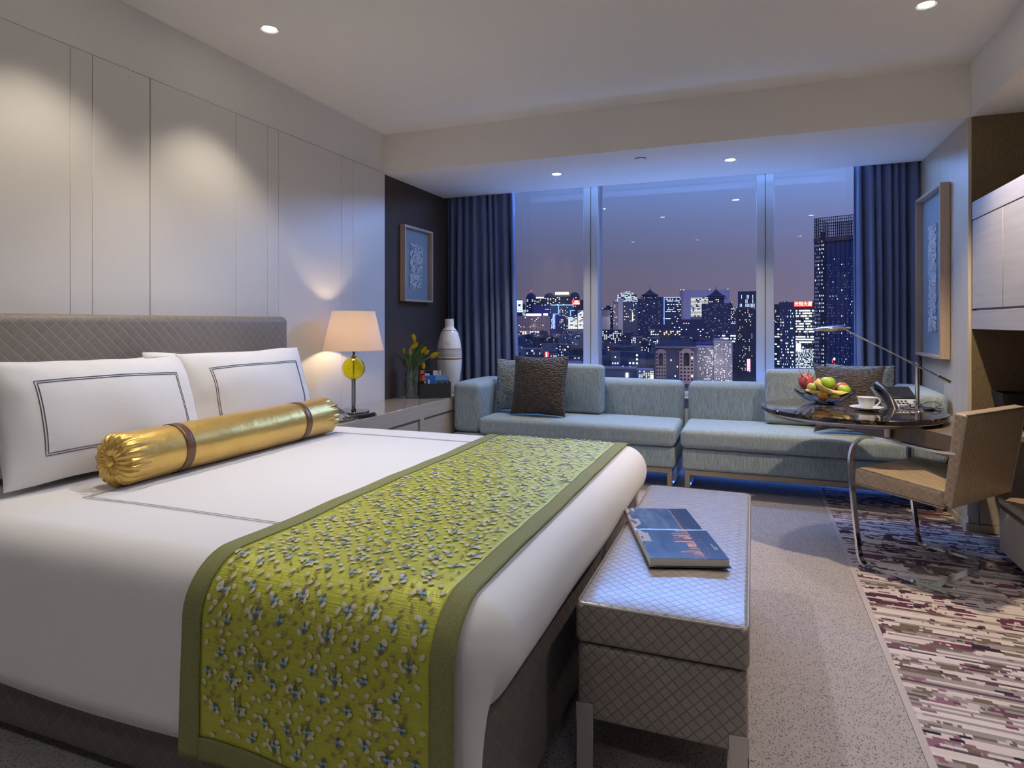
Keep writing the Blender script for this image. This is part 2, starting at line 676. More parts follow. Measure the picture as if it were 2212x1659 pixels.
r1 = wn1(3.1)
basec = t.ramp(r1, [(0.0, (.62, .54, .53)), (.42, (.31, .265, .27)), (.72, (.66, .58, .57)), (.92, (.10, .065, .08))], 'CONSTANT')
big = t.noise(t.coords('Object', (.9, .7, 1)), 1.5, 1)
plum = t.ramp(big, [(.40, (.075, .022, .046)), (.52, (.13, .035, .075)), (.62, (.25, .12, .165))])
mA = t.math('GREATER_THAN', rown(6.5, 9.0, 5.0, .10, 2, 1.6), .575)
mAg = t.math('MULTIPLY', mA, t.math('GREATER_THAN', wn1(9.0), .36))
mB = t.math('GREATER_THAN', rown(4.2, 10.0, 21.0, .10, 2, 1.6), .58)
mC = t.math('GREATER_THAN', rown(5.5, 13.0, 37.0, .5, 1, .5), .69)
mD = t.math('GREATER_THAN', rown(6.0, 8.0, 51.0, .10, 2, 1.8), .64)
c0 = t.mix(t.math('MULTIPLY', mB, t.math('GREATER_THAN', wn1(15.0), .3)), basec, (.155, .122, .095))
c0 = t.mix(mAg, c0, plum)
# scrolls: broken rings, sampled row by row like the rest of the weave
vc = t.n('CombineXYZ')
t.l(t.math('ADD', t.math('MULTIPLY', X_, 3.6), t.math('MULTIPLY', wn1(61.0), .05)), vc.inputs[0])
t.l(t.math('MULTIPLY', row, 5.2 / 78.0), vc.inputs[1])
vo = t.n('TexVoronoi'); vo.inputs['Scale'].default_value = 1.0
t.l(vc.outputs[0], vo.inputs['Vector'])
dd_ = t.math('ADD', vo.outputs['Distance'], t.math('MULTIPLY', t.noise(vc.outputs[0], 2.5, 1), .22))
ring = t.math('MULTIPLY', t.math('GREATER_THAN', dd_, .34), t.math('LESS_THAN', dd_, .49))
core = t.math('LESS_THAN', dd_, .20)
sc_ = t.n('SeparateColor'); t.l(vo.outputs['Color'], sc_.inputs[0])
rmask = t.math('MULTIPLY', t.math('MAXIMUM', ring, core), t.math('GREATER_THAN', sc_.outputs[0], .30))
rmask = t.math('MULTIPLY', rmask, t.math('GREATER_THAN', wn1(33.0), .22))
rcol = t.mix(t.math('GREATER_THAN', sc_.outputs[1], .68), plum, (.155, .122, .095))
c0 = t.mix(rmask, c0, rcol)
c0 = t.mix(mC, c0, (.020, .022, .030))
c0 = t.mix(t.math('MULTIPLY', mD, t.math('GREATER_THAN', wn1(77.0), .25)), c0, (.55, .475, .47))
t.set(color=c0, rough=.95, spec=.05, sheen=.1)
t.bump(t.noise(t.coords(), 500, 2), .5, .006)
M['rug'] = t.m
M['rug_border'] = plain('pale_carpet_border', (.50, .44, .435), .95, 0, 400, .12, .3)
# printed colour carried by the mesh
t = NT('colour_print')
at = t.n('Attribute', attribute_name='print')
t.set(color=at.outputs['Color'], rough=.2, spec=.5)
M['print'] = t.m
M['paper'] = plain('paper_edges', (.72, .71, .70), .7, 0, 500, .06)
M['bulb'] = emit('lamp_glow', (1.0, .93, .82), 30)


def srgb(*c):
    return tuple(((x / 255) / 12.92 if x / 255 <= .04045 else ((x / 255 + .055) / 1.055) ** 2.4) for x in c)


def print_faces(o, fn):
    """colour every face of o from its centre by fn(co) -> linear rgb (flat print)"""
    me = o.data
    a = me.color_attributes.new('print', 'FLOAT_COLOR', 'CORNER')
    for p in me.polygons:
        c = fn(p.center)
        for li in p.loop_indices:
            a.data[li].color = (*c, 1)
# ================================================================== the room
XL, XR, YB, YC, HB, HC = -2.65, 1.14, 4.22, 5.25, 2.32, 2.62
Y0 = -1.7
XW = 1.78                                   # back of the recess on the right


def struct(name, bm, mat, **k):
    return single(name, bm, mat, kind='structure', **k)


struct('floor', B(-2.95, 1.95, Y0 - .15, 5.75, -.12, 0), M['carpet'])
rug = struct('trim_1', B(.455, 1.775, Y0, 5.20, 0.0, .004), M['rug'])
rug['label'] = 'striped plum and cream scroll carpet inlay under the chair and table'
part('carpet_border', B(.433, .455, Y0, 5.20, 0, .0045), M['rug_border'], rug)

# wall behind the bed: lacquer panels with open joints on a dark backing
wl = struct('wall_left', B(-2.85, -2.672, Y0 - .15, YB, 0, 2.75), M['backing'])
joints = [Y0, -1.15, -.25, .12, .62, 1.25, 1.81, 1.905, 2.185, 2.714, 2.955, 3.048, 3.67, 3.806, YB]
for a, b in zip(joints[:-1], joints[1:]):
    g = .0042 if abs(b - 2.185) < .01 else .0012
    part('panel', B(-2.672, XL, a + .0006, b - g, .06, HB, .0012, 1), M['panel'], wl)
part('upper_panel', B(-2.672, -2.656, Y0, YB, HB + .004, HC + .05), M['ceiling'], wl)
part('baseboard', B(-2.672, XL, Y0, YB, 0, .057), M['oak'], wl)
struct('wall_left_niche', B(-2.85, -2.668, YB + .0005, 5.75, 0, 2.75), M['darkwall'])

# ceiling: main field, lowered window bay, lowered strip over the cabinets
struct('ceiling', B(XL - .02, XR, Y0, YB, HC, HC + .13), M['ceiling'])
struct('trim_2', B(-2.668, XR, YB, YC, HB, HC + .13), M['ceiling'])
struct('trim_3', B(XR + .0005, XW, Y0, YB, HB, HC + .13), M['ceiling'])
struct('trim_4', B(-2.668, XR, YC, 5.75, 2.56, HC + .13), M['ceiling'])          # curtain pocket
# back of the room
struct('wall_front', B(-2.85, 1.95, Y0 - .15, Y0, 0, 2.75), M['panel'])
struct('wall_right', B(XW, 1.95, Y0, YB, 0, 2.75), M['brownwall'])
# side of the window bay
wn = struct('wall_right_niche', B(1.15, 1.95, YB + .012, 5.75, 0, 2.75), M['backing'])
for a, b in ((YB, 4.777), (4.780, 5.75)):
    part('panel', B(1.13, 1.15, a, b, .05, HB - .001, .001, 1), M['oak'], wn)
part('baseboard', B(1.124, 1.15, YB, 5.75, 0, .046), M['oak'], wn)
part('end_panel', B(1.1305, XW, YB - .001, YB + .012, .05, .62), M['oak'], wn)
part('end_panel', B(1.1305, 1.145, YB - .001, YB + .012, .62, HB - .001), M['oak'], wn)
part('end_baseboard', B(1.124, XW, YB - .005, YB + .012, 0, .046), M['oak'], wn)
part('wallcovering', B(1.1455, XW, YB - .001, YB + .012, .6205, HB - .001), M['brownwall'], wn)

# window
wi = thing('window_1', 'tall window wall over the city with grey aluminium mullions', None, (-.7, 5.5, .55), kind='structure')
struct('wall_back', B(-2.668, 1.13, 5.34, 5.75, 0, .55), M['panel'])
struct('wall_back_upper', B(-2.668, 1.13, 5.47, 5.75, 2.46, 2.56), M['aluminium'])
MUL = [-2.60, -1.316, .096, 1.08]
for x in MUL:
    m_ = part('mullion', B(x - .066, x + .066, 5.40, 5.56, .55, 2.46, .004, 1), M['aluminium'], wi)
    part('seam', B(x - .003, x + .003, 5.398, 5.402, .55, 2.46), M['backing'], m_)
for a, b in zip(MUL[:-1], MUL[1:]):
    part('pane', B(a + .066, b - .066, 5.50, 5.512, .58, 2.44), M['pane'], wi)
    part('bottom_rail', B(a + .066, b - .066, 5.44, 5.55, .55, .59, .004, 1), M['aluminium'], wi)
    part('top_rail', B(a + .066, b - .066, 5.44, 5.55, 2.43, 2.46, .004, 1), M['aluminium'], wi)


def area(name, loc, rot, sx_, sy_, power, color, spread=PI):
    d = bpy.data.lights.new(name, 'AREA')
    d.shape = 'RECTANGLE'; d.size = sx_; d.size_y = sy_
    d.energy = power; d.color = color; d.spread = spread
    o = bpy.data.objects.new(name, d)
    COL.objects.link(o)
    o.location = loc; o.rotation_euler = rot
    return o


def led_strip(name, x0, x1, y, z, power, label, rot, spread, color=(.08, .24, 1.0)):
    """rot: 0 shines down, PI up, in between towards the room"""
    t_ = thing(name, label, 'light strip', ((x0 + x1) / 2, y, z))
    part('channel', B(x0, x1, y - .012, y + .012, z, z + .008), M['aluminium'], t_)
    o = area('strip_light', (0, -.012 * math.sin(rot), .004 - .014 * math.cos(rot)), (-rot, 0, 0), x1 - x0, .02, power, color, spread)
    o.parent = t_


led_strip('led_strip', -2.25, 1.0, 5.325, .55, P_BLUE, 'blue light strip on the window sill behind the sofa', PI, math.radians(80), (.16, .36, 1.0))
led_strip('led_strip', -1.88, .62, 5.375, 2.352, P_SKYFILL, 'added blue fill light over the window, in place of skylight', .95, math.radians(150), (.19, .40, 1.0))  # added out of view, stands in for skylight on bench and sofa

# curtains


def curtain(name, label, x0, x1, xb0, xb1, yc, folds, seed):
    rr = random.Random(seed)
    ph = [0]
    for i in range(folds):
        ph.append(ph[-1] + rr.uniform(.6, 1.4))
    ph = [p / ph[-1] for p in ph]
    amps = [rr.uniform(.55, 1.1) for _ in range(folds)]

    def f(u, v):
        z = 2.50 * (1 - v) + .012 * v
        i = max(k for k in range(folds) if ph[k] <= u + 1e-9) if u < 1 else folds - 1
        l = (u - ph[i]) / (ph[i + 1] - ph[i])
        s = math.sin(l * 2 * PI) * amps[i]
        k = .55 + .45 * min(1, v * 2.5)
        x = (x0 + (x1 - x0) * u) * (1 - v) + (xb0 + (xb1 - xb0) * u) * v
        x += math.cos(l * 2 * PI + 1.2) * .012 * k
        y = yc + s * .050 * k + .010 * math.sin(u * 9 + v * 4)
        return (x, y, z)
    bm = bmesh.new()
    grid(bm, f, folds * 12, 14)
    bmesh.ops.recalc_face_normals(bm, faces=bm.faces[:])
    bmesh.ops.solidify(bm, geom=bm.faces[:], thickness=.004)
    t_ = thing(name, label, 'curtain', ((x0 + x1) / 2, yc, 0))
    part('drape', bm, M['curtain'], t_, smooth=180)
    part('track', B(min(x0, x1), max(x0, x1), yc - .012, yc + .012, 2.50, 2.56), M['aluminium'], t_)


curtain('curtain', 'navy pleated curtain hanging beside the dark brown wall', -2.655, -2.00, -2.655, -1.93, 5.30, 9, 3)
curtain('curtain', 'navy pleated curtain hanging beside the pale oak wall', .70, 1.115, .72, 1.115, 5.30, 7, 8)

# downlights


def downlight(loc, power, size_deg, blend, label, color=WARM, group=None, radius=.03):
    x, y, z = loc
    t_ = thing('downlight', label, 'downlight', (x, y, z), group=group)
    bm = bmesh.new()
    lathe(bm, [(.031, .0), (.043, -.004), (.045, -.002), (.045, .0)], (x, y, z), 28, True)
    part('trim_ring', bm, M['white_cer'], t_)
    bm = bmesh.new()
    lathe(bm, [(0, -.0015), (.031, -.0015), (.031, -.0005), (0, -.0005)], (x, y, z), 24)
    part('lens', bm, M['bulb'], t_)
    d = bpy.data.lights.new('spot', 'SPOT')
    d.energy = power; d.color = color
    d.spot_size = math.radians(size_deg); d.spot_blend = blend
    d.shadow_soft_size = radius
    o = bpy.data.objects.new('spot', d)
    COL.objects.link(o)
    o.parent = t_
    o.location = (0, 0, -.012)
    return t_


downlight((-2.23, 2.50, HC), P_BED, 92, .55, 'lit downlight in the ceiling close to the bed wall, above the far pillow')
downlight((-2.23, 1.66, HC), P_BED, 92, .55, 'lit downlight in the ceiling close to the bed wall, above the near pillow')
downlight((.742, 3.37, HC), P_CHAIR, 96, .5, 'lit downlight in the ceiling above the leather armchair', WARM3)
downlight((-1.415, 4.705, HB), P_NICHE, 100, .6, 'lit downlight in the window bay above the brown cushion')
downlight((-.145, 4.726, HB), P_NICHE, 100, .6, 'lit downlight in the window bay above the joint of the sofa')
for x, y, p, lab in ((-1.15, 2.15, .60, 'above the middle of the bed'), (.742, 1.6, .38, 'above the carpet beside the bench'), (.742, -.6, .20, 'above the far end of the media console'),
                     (-.9, -.5, .15, 'in the middle of the entrance end of the room'), (-2.0, -.4, .12, 'beside the bed wall at the entrance end')):
    downlight((x, y, HC), P_FILL * p, 130, .8, 'added unseen fill light in the ceiling ' + lab, WARM2, None, .05)  # out-of-view lamps added only to fill the room with light

# flush ceiling cap of the window bay
t_ = thing('sprinkler_cap', 'small white round sprinkler cap in the window bay ceiling', 'sprinkler', (-.733, 4.47, HB))
bm = bmesh.new(); lathe(bm, [(0, -.006), (.038, -.006), (.038, -.003), (0, -.003)], (-.733, 4.47, HB), 28)
part('cover', bm, M['ceiling'], t_)
bm = bmesh.new(); lathe(bm, [(.030, -.003), (.041, -.003), (.041, .0), (.030, .0)], (-.733, 4.47, HB), 28, True)
part('shadow_ring', bm, M['black_plastic'], t_)

# ================================================================== bed
t_ = thing('bed', 'king size bed with woven leather headboard and base under white linen', 'bed', (-1.5, 2.03, 0))
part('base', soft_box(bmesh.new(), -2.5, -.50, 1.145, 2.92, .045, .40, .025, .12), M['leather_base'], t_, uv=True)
part('plinth', B(-2.45, -.62, 1.25, 2.82, 0, .045), M['black_plastic'], t_)
hb = part('headboard', soft_box(bmesh.new(), -2.648, -2.53, .98, 3.0, .05, 1.205, .035, .12), M['leather_head'], t_, uv=True)
part('mattress', soft_box(bmesh.new(), -2.5, -.56, 1.2, 2.86, .405, .56, .04, .2), M['linen'], t_)

TOP, YN, YF, XF = .615, 1.10, 2.95, -.44
dv = thing('duvet', 'white duvet with double grey stitched border covering the bed', 'duvet', (-1.5, 2.03, .21))


def duvet_fn():
    """top field plus a skirt that rolls over the edges: long at the sides, short at the foot"""
    r = .105
    x0, x1, y0, y1 = -2.525, XF - r, YN + r, YF - r
    nx, ny = 44, 36
    bm = bmesh.new()

    def zt(x, y):
        return TOP + noise.noise(Vector((x * 1.6, y * 1.6, 3.3))) * .006
    T = [[bm.verts.new((x0 + (x1 - x0) * i / nx, y0 + (y1 - y0) * j / ny, zt(x0 + (x1 - x0) * i / nx, y0 + (y1 - y0) * j / ny))) for j in range(ny + 1)] for i in range(nx + 1)]
    for i in range(nx):
        for j in range(ny):
            bm.faces.new((T[i][j], T[i + 1][j], T[i + 1][j + 1], T[i][j + 1]))
    rim = [(T[i][0], -90.0, 0.0) for i in range(nx + 1)]
    for k in range(1, 11):
        rim.append((T[nx][0], -90 + 9.0 * k, k / 10))
    rim += [(T[nx][j], 0.0, 1.0) for j in range(1, ny + 1)]
    for k in range(1, 11):
        rim.append((T[nx][ny], 9.0 * k, 1 - k / 10))
    rim += [(T[i][ny], 90.0, 0.0) for i in range(nx - 1, -1, -1)]
    prev = None
    for idx, (v, ang, ft) in enumerate(rim):
        n_ = Vector((math.cos(math.radians(ang)), math.sin(math.radians(ang)), 0))
        c = v.co
        dzn = c.z - TOP
        near = ang < 0
        w = min(1, max(0, (ft - .25) / .35)); w = w * w * (3 - 2 * w)
        hem = (.212 + .006 * math.sin(c.x * 5)) * (1 - w) + .395 * w
        col = [v]
        for k in range(1, 9):
            a = math.radians(90 * k / 8)
            col.append(bm.verts.new(Vector((c.x, c.y, TOP - r + r * math.cos(a) + dzn * (1 - k / 8))) + n_ * r * math.sin(a)))
        for k in range(1, 9):
            q = k / 8
            z = TOP - r + (hem - TOP + r) * q
            wob = .010 * noise.noise(Vector((c.x * 2.2 + n_.x * .1, c.y * 2.2, z * 2 + 7))) * q
            tuck = -.05 * w * q * q
            out = .006 * (1 - w) * q
            col.append(bm.verts.new(Vector((c.x, c.y, z)) + n_ * (r + wob + tuck + out)))
        if prev:
            for k in range(len(col) - 1):
                fv = [prev[k], col[k], col[k + 1], prev[k + 1]]
                fv = list(dict.fromkeys(fv))
                if len(fv) >= 3:
                    bm.faces.new(fv)
        prev = col
    bmesh.ops.recalc_face_normals(bm, faces=bm.faces[:])
    if sum(f.normal.z for f in bm.faces) < 0:
        bmesh.ops.reverse_faces(bm, faces=bm.faces[:])
    bmesh.ops.solidify(bm, geom=bm.faces[:], thickness=.012)
    return bm


part('cover', duvet_fn(), M['linen'], dv, smooth=180)
def top_z(x, y):
    r = .105
    dx = max(0, x - (XF - r)); dy = max(0, (YN + r) - y, y - (YF - r))
    d = math.hypot(dx, dy)
    z = TOP - r + math.sqrt(max(r * r - d * d, 0))
    return z + noise.noise(Vector((x * 1.6, y * 1.6, 3.3))) * .006


def seam(pts, r=.0010):
    bm = bmesh.new()
    out = []
    for (ax_, ay), (bx, by) in zip(pts[:-1], pts[1:]):
        n_ = max(2, int(math.hypot(bx - ax_, by - ay) / .03))
        out += [(ax_ + (bx - ax_) * i / n_, ay + (by - ay) * i / n_) for i in range(n_)]
    out.append(pts[-1])
    tube(bm, [(x, y, top_z(x, y) + .0022) for x, y in out], r, 5)
    return bm


for o_ in (0, .012):
    part('stitched_line', seam([(-1.16, 1.40 + o_), (-1.98 + o_, 1.39 + o_), (-1.98 + o_, 2.68 - o_), (-1.16, 2.69 - o_)]), M['duvet_stitch'], dv)

# runner across the foot of the bed ------------------------------------------------------------
RX0, RX1 = -1.205, -.525


def run_path(s):
    """s = metres along the runner from its near hem; returns y, z, ny, nz"""
    r = .105
    yv = YN - .014
    h0 = .195
    L1 = (TOP - r) - h0
    L2 = r * PI / 2
    L3 = (YF - r) - (YN + r)
    if s < L1:
        return yv, h0 + s, -1.0, 0.0
    if s < L1 + L2:
        a = (s - L1) / r
        rr = r
        return (YN + r - math.cos(a) * (r + .014 * (1 - a / (PI / 2)))), TOP - r + math.sin(a) * r, -math.cos(a), math.sin(a)
    if s < L1 + L2 + L3:
        return YN + r + (s - L1 - L2), TOP, 0.0, 1.0
    a = min((s - L1 - L2 - L3) / r, PI / 2)
    ex = max(0, s - L1 - L2 * 2 - L3)
    return YF - r + math.sin(a) * r, TOP - r + math.cos(a) * r - ex, math.sin(a), math.cos(a)


RLEN = (TOP - .105 - .195) + .105 * PI / 2 + (YF - YN - .21) + .105 * PI / 2 + .15


def run_pt(x, s, off=0.0):
    y, z, ny, nz = run_path(max(0, min(RLEN, s)))
    r = .105
    e = .006 + off
    # small ripples, a little fuller where it hangs
    e += .004 * (noise.noise(Vector((x * 7, s * 5, 2))) + .6)
    if s < .32:
        e += .010 * (1 - s / .32) * (1 + math.sin(x * 14 + 1))
    # the edge falls with the rounding of the foot of the bed
    dx = max(0, x - (XF - r))
    if nz > .5 and dx > 0:
        z -= (r - math.sqrt(r * r - min(dx, r * .98) ** 2)) * nz * .9
    dxn = max(0, x - (XF - r))
    if nz <= .5 and dxn > 0:
        y += (r - math.sqrt(r * r - min(dxn, r * .98) ** 2)) * .7 * (1 - nz)
    z += noise.noise(Vector((x * 1.6, y * 1.6, 3.3))) * .006 * max(0, nz)
    return Vector((x, y + ny * e, z + nz * e))


def sheet(x0, x1, s0, s1, off, nx, ns):
    bm = bmesh.new()
    grid(bm, lambda u, v: run_pt(x0 + (x1 - x0) * u, s0 + (s1 - s0) * v, off), nx, ns)
    bmesh.ops.recalc_face_normals(bm, faces=bm.faces[:])
    # make sure normals look outwards
    up = sum(f.normal.z for f in bm.faces)
    if up < 0:
        bmesh.ops.reverse_faces(bm, faces=bm.faces[:])
    bmesh.ops.solidify(bm, geom=bm.faces[:], thickness=.003)
    return bm


rn = thing('bed_runner', 'green embroidered silk runner with olive border across the foot of the bed', 'bed runner', (-.86, 2.0, .19))
BW = .052
part('silk_panel', sheet(RX0 + BW - .004, RX1 - BW + .004, BW - .004, RLEN, .0, 36, 160), M['silk'], rn, smooth=180)
for a, b in ((RX0, RX0 + BW), (RX1 - BW, RX1)):
    part('border', sheet(a, b, 0, RLEN, .003, 6, 160), M['silk_border'], rn, smooth=180)
part('border', sheet(RX0 + BW, RX1 - BW, 0, BW, .003, 30, 6), M['silk_border'], rn, smooth=180)
part('lining', sheet(RX0 + .19, RX1 - .1, -.0, .06, -.004, 12, 3), plain('sage_lining', (.30, .37, .27), .7), rn, smooth=180)

# embroidery: vines of leaves and four-petalled flowers, raised on the silk
EB = {k: bmesh.new() for k in ('cream', 'taupe', 'pale', 'navy', 'vine')}
rr = random.Random(5)


def leaf(bm, x, s, ang, ln, wd, off=.0035):
    c = run_pt(x, s, off + .0012)
    vc = bm.verts.new(c)
    ring = []
    for k in range(8):
        a = 2 * PI * k / 8
        lx, ly = math.cos(a) * ln / 2, math.sin(a) * wd / 2
        px = x + lx * math.cos(ang) - ly * math.sin(ang)
        ps = s + lx * math.sin(ang) + ly * math.cos(ang)
        ring.append(bm.verts.new(run_pt(px, ps, off)))
    for k in range(8):
        bm.faces.new((vc, ring[k], ring[(k + 1) % 8]))


def inside(x, s, m=.012):
    return RX0 + BW + m < x < RX1 - BW - m and BW + m < s < RLEN - .02


def flower(x, s):
    if not inside(x, s, .02):
        return
    for dx, ds, key in ((-.0055, 0, 'pale'), (.0055, 0, 'pale'), (0, .0062, 'navy'), (0, -.0062, 'navy')):
        leaf(EB[key], x + dx, s + ds, 0 if ds == 0 else PI / 2, .0105, .0075)


vx = RX0 + BW + .018
col_i = 0
while vx < RX1 - BW - .008:
    s = .05 + rr.uniform(0, .03)
    ph_ = rr.uniform(0, 6)
    k = 0
    while s < RLEN:
        x = vx + .008 * math.sin(s * 24 + ph_)
        sd = 1 if k % 2 else -1
        if inside(x + sd * .009, s):
            a = (PI / 2 - sd * 1.0) + rr.uniform(-.4, .4)
            q = rr.random()
            if q < .70:
                leaf(EB['cream'], x + sd * .009, s, a, .0145, .0100)
            elif q < .92:
                leaf(EB['taupe'], x + sd * .008, s, a, .013, .0055)
        if inside(x - sd * .009, s + .008) and rr.random() < .30:
            leaf(EB['taupe'], x - sd * .009, s + .008, PI / 2 + sd * .9, .012, .005)
        if k % 7 == (3 if col_i % 2 else 0):
            flower(x + .003, s + .009)
            if (col_i + k // 7) % 3 == 0 and inside(x, s, .022):
                for dx, ds in ((-.0155, .004), (.0155, -.002)):
                    leaf(EB['cream'], x + dx, s + .011 + ds, .9, .012, .008)
                    leaf(EB['cream'], x + dx, s + .003 + ds, -.7, .012, .008)
                leaf(EB['taupe'], x, s + .026, PI / 2, .014, .008)
                leaf(EB['taupe'], x, s - .008, PI / 2, .014, .008)
        s += .0165 + rr.uniform(0, .003)
        k += 1
    vx += .0315
    col_i += 1
for key, mk, nm in (('cream', 'emb_cream', 'cream_leaves'), ('taupe', 'emb_taupe', 'taupe_leaves'), ('pale', 'emb_pale_blue', 'pale_blue_petals'),
                    ('navy', 'emb_navy', 'slate_petals')):
    bmesh.ops.recalc_face_normals(EB[key], faces=EB[key].faces[:])
    part(nm, EB[key], M[mk], rn, smooth=180, kind='stuff')

# pillows ---------------------------------------------------------------------------------------


def pillow_pt(u, v, sgn, w, h, th, pinch=.05, seed=0.0, wr=.006):
    """u, v in -1..1; local x = width, z = height (from 0), y = thickness"""
    x = w / 2 * u * (1 - pinch * (1 - v * v) * abs(u) ** 3)
    z = h / 2 * v * (1 - pinch * (1 - u * u) * abs(v) ** 3) + h / 2
    e = (max(0, 1 - abs(u) ** 2.6) * max(0, 1 - abs(v) ** 2.6)) ** .55
    y = sgn * th / 2 * e
    q = Vector((x * 5 + seed, z * 5, sgn * 3))
    y += sgn * wr * noise.noise(q) * min(1, e * 3)
    y += sgn * wr * .8 * noise.noise(q * 2.7) * min(1, (1 - e) * 2) * min(1, e * 4)
    z += wr * noise.noise(q + Vector((9, 2, 1))) * (1 - abs(e))
    return Vector((x, y, z))


def pillow_bm(w, h, th, pinch=.05, seed=0.0, n=28, wr=.006):
    bm = bmesh.new()
    for sgn in (-1, 1):
        grid(bm, lambda a, b: pillow_pt(math.sin((a - .5) * PI), math.sin((b - .5) * PI), sgn, w, h, th, pinch, seed, wr), n, n)
    bmesh.ops.remove_doubles(bm, verts=bm.verts[:], dist=.0004)
    bmesh.ops.recalc_face_normals(bm, faces=bm.faces[:])
    return bm


def place(bm, loc, rotz, lean, roll=0.0):
    """lean > 0 tips the top backwards (towards local +y)"""
    bm.transform(Matrix.Translation(Vector(loc)) @ Matrix.Rotation(rotz, 4, 'Z') @ Matrix.Rotation(-lean, 4, 'X') @ Matrix.Rotation(roll, 4, 'Y'))
    return bm


def bed_pillow(label, yc, x, lean, seed, border, roll=0.0, h=.425):
    loc = (x, yc, TOP + .012)
    t_ = thing('bed_pillow', label, 'pillow', loc)
    w, th = .78, .19
    part('case', place(pillow_bm(w, h, th, .035, seed, 36, .008), loc, PI / 2, lean, roll), M['linen'], t_, smooth=180)
    if border:
        for k in (0, .035):
            a, b_ = .73 - k * .6, .60 - k
            c = [(-a, -b_), (a, -b_), (a, b_), (-a, b_), (-a, -b_)]
            pts = []
            for (p, q), (p2, q2) in zip(c[:-1], c[1:]):
                pts += [(p + (p2 - p) * i / 24, q + (q2 - q) * i / 24) for i in range(24)]
            bm = bmesh.new()
            tube(bm, [pillow_pt(p, q, -1, w, h, th, .035, seed, .008) + Vector((0, -.0010, 0)) for p, q in pts], .0014, 5, closed=True)
            part('stitched_border', place(bm, loc, PI / 2, lean, roll), M['stitch'], t_)
    return t_


# local -y must face the foot of the bed (+x): rotate by +90 degrees
bed_pillow('plain white pillow behind, against the headboard, under the far front pillow', 2.36, -2.40, .13, 4.1, False, .03, .405)
bed_pillow('plain white pillow behind, against the headboard, under the near front pillow', 1.60, -2.40, .13, 7.7, False, .02, .405)
bed_pillow('white pillow with grey stitched rectangle, on the lamp side of the bed', 2.42, -2.205, .27, 1.3, True, 0)
bed_pillow('white pillow with grey stitched rectangle, on the bed side away from the lamp', 1.685, -2.20, .30, 9.2, True, .02)

# bolster ----------------------------------------------------------------------------------------
BR = .088
bl = thing('bolster', 'gold satin bolster with two brown ribbon bands lying before the pillows', 'bolster', (-2.0, 2.07, TOP))
BY0, BY1, BZ = 1.50, 2.65, TOP + BR + .004


def bol(u, v):
    y = BY0 + (BY1 - BY0) * v
    a = 2 * PI * u
    e = min(v, 1 - v) * (BY1 - BY0)
    r = BR
    if e < .045:
        r = BR * (.80 + .20 * math.sqrt(max(0, 1 - (1 - e / .045) ** 2)))
    g = math.exp(-((e - .0) / .055) ** 2)
    r += g * .0055 * math.sin(a * 17 + 2 * math.sin(a * 3)) + g * .003 * math.sin(a * 29 + 1)
    r += .0012 * noise.noise(Vector((math.cos(a) * 2, math.sin(a) * 2, y * 9)))
    return (-2.0 + r * math.cos(a), y, BZ + r * math.sin(a))


bm = bmesh.new(); grid(bm, bol, 140, 120, cu=True)
bmesh.ops.recalc_face_normals(bm, faces=bm.faces[:])
part('tube', bm, M['gold'], bl, smooth=180)
for ye, sg in ((BY0, -1), (BY1, 1)):
    def cap(u, v, ye=ye, sg=sg):
        a = 2 * PI * u
        r = BR * .80 * (1 - v) + .006 * v
        if v < .001:
            return bol(u, 0.0 if sg < 0 else 1.0)
        d = .012 * math.sin(v * PI) - .006 * v
        d += .0035 * math.sin(a * 22 + 1.5 * v) * math.sin(min(1, v * 1.1) * PI)
        return (-2.0 + r * math.cos(a), ye + sg * d, BZ + r * math.sin(a))
    bm = bmesh.new(); grid(bm, cap, 132, 10, cu=True)
    bmesh.ops.recalc_face_normals(bm, faces=bm.faces[:])
    e_ = part('gathered_end', bm, M['gold'], bl, smooth=180)
    bm = bmesh.new()
    sphere(bm, (-2.0, ye + sg * .003, BZ), .019, 18, 10, (1, .4, 1))
    part('button', bm, M['gold'], e_, smooth=180)
for yb in (1.745, 2.405):
    bm = bmesh.new()
    grid(bm, lambda u, v: (-2.0 + (BR + .0022) * math.cos(2 * PI * u), yb - .019 + .038 * v, BZ + (BR + .0022) * math.sin(2 * PI * u)), 64, 3, cu=True)
    bmesh.ops.recalc_face_normals(bm, faces=bm.faces[:])
    bmesh.ops.solidify(bm, geom=bm.faces[:], thickness=.0015)
    part('ribbon_band', bm, M['gold_band'], bl, smooth=180)

# ================================================================== bench
BX0, BX1, BY0_, BY1_ = -.425, -.005, 1.575, 2.84
bn = thing('bench', 'taupe woven leather bench with chrome legs at the foot of the bed', 'bench', (-.215, 2.2, 0))
part('cushion', soft_box(bmesh.new(), BX0, BX1, BY0_, BY1_, .352, .455, .016, .1, .012), M['leather'], bn, uv=True)
part('base', soft_box(bmesh.new(), BX0 + .004, BX1 - .004, BY0_ + .004, BY1_ - .004, .155, .347, .016, .1), M['leather'], bn, uv=True)
pz = .450
loop_ = []
r_ = .03
for cx_, cy_, a0 in ((BX1 - r_, BY1_ - r_, 0), (BX0 + r_, BY1_ - r_, 90), (BX0 + r_, BY0_ + r_, 180), (BX1 - r_, BY0_ + r_, 270)):
    for k in range(6):
        a = math.radians(a0 + 90 * k / 5)
        loop_.append((cx_ + (r_ - .004) * math.cos(a), cy_ + (r_ - .004) * math.sin(a), pz))
bm = bmesh.new(); tube(bm, loop_, .0035, 6, closed=True)
part('piping', bm, M['piping'], bn)
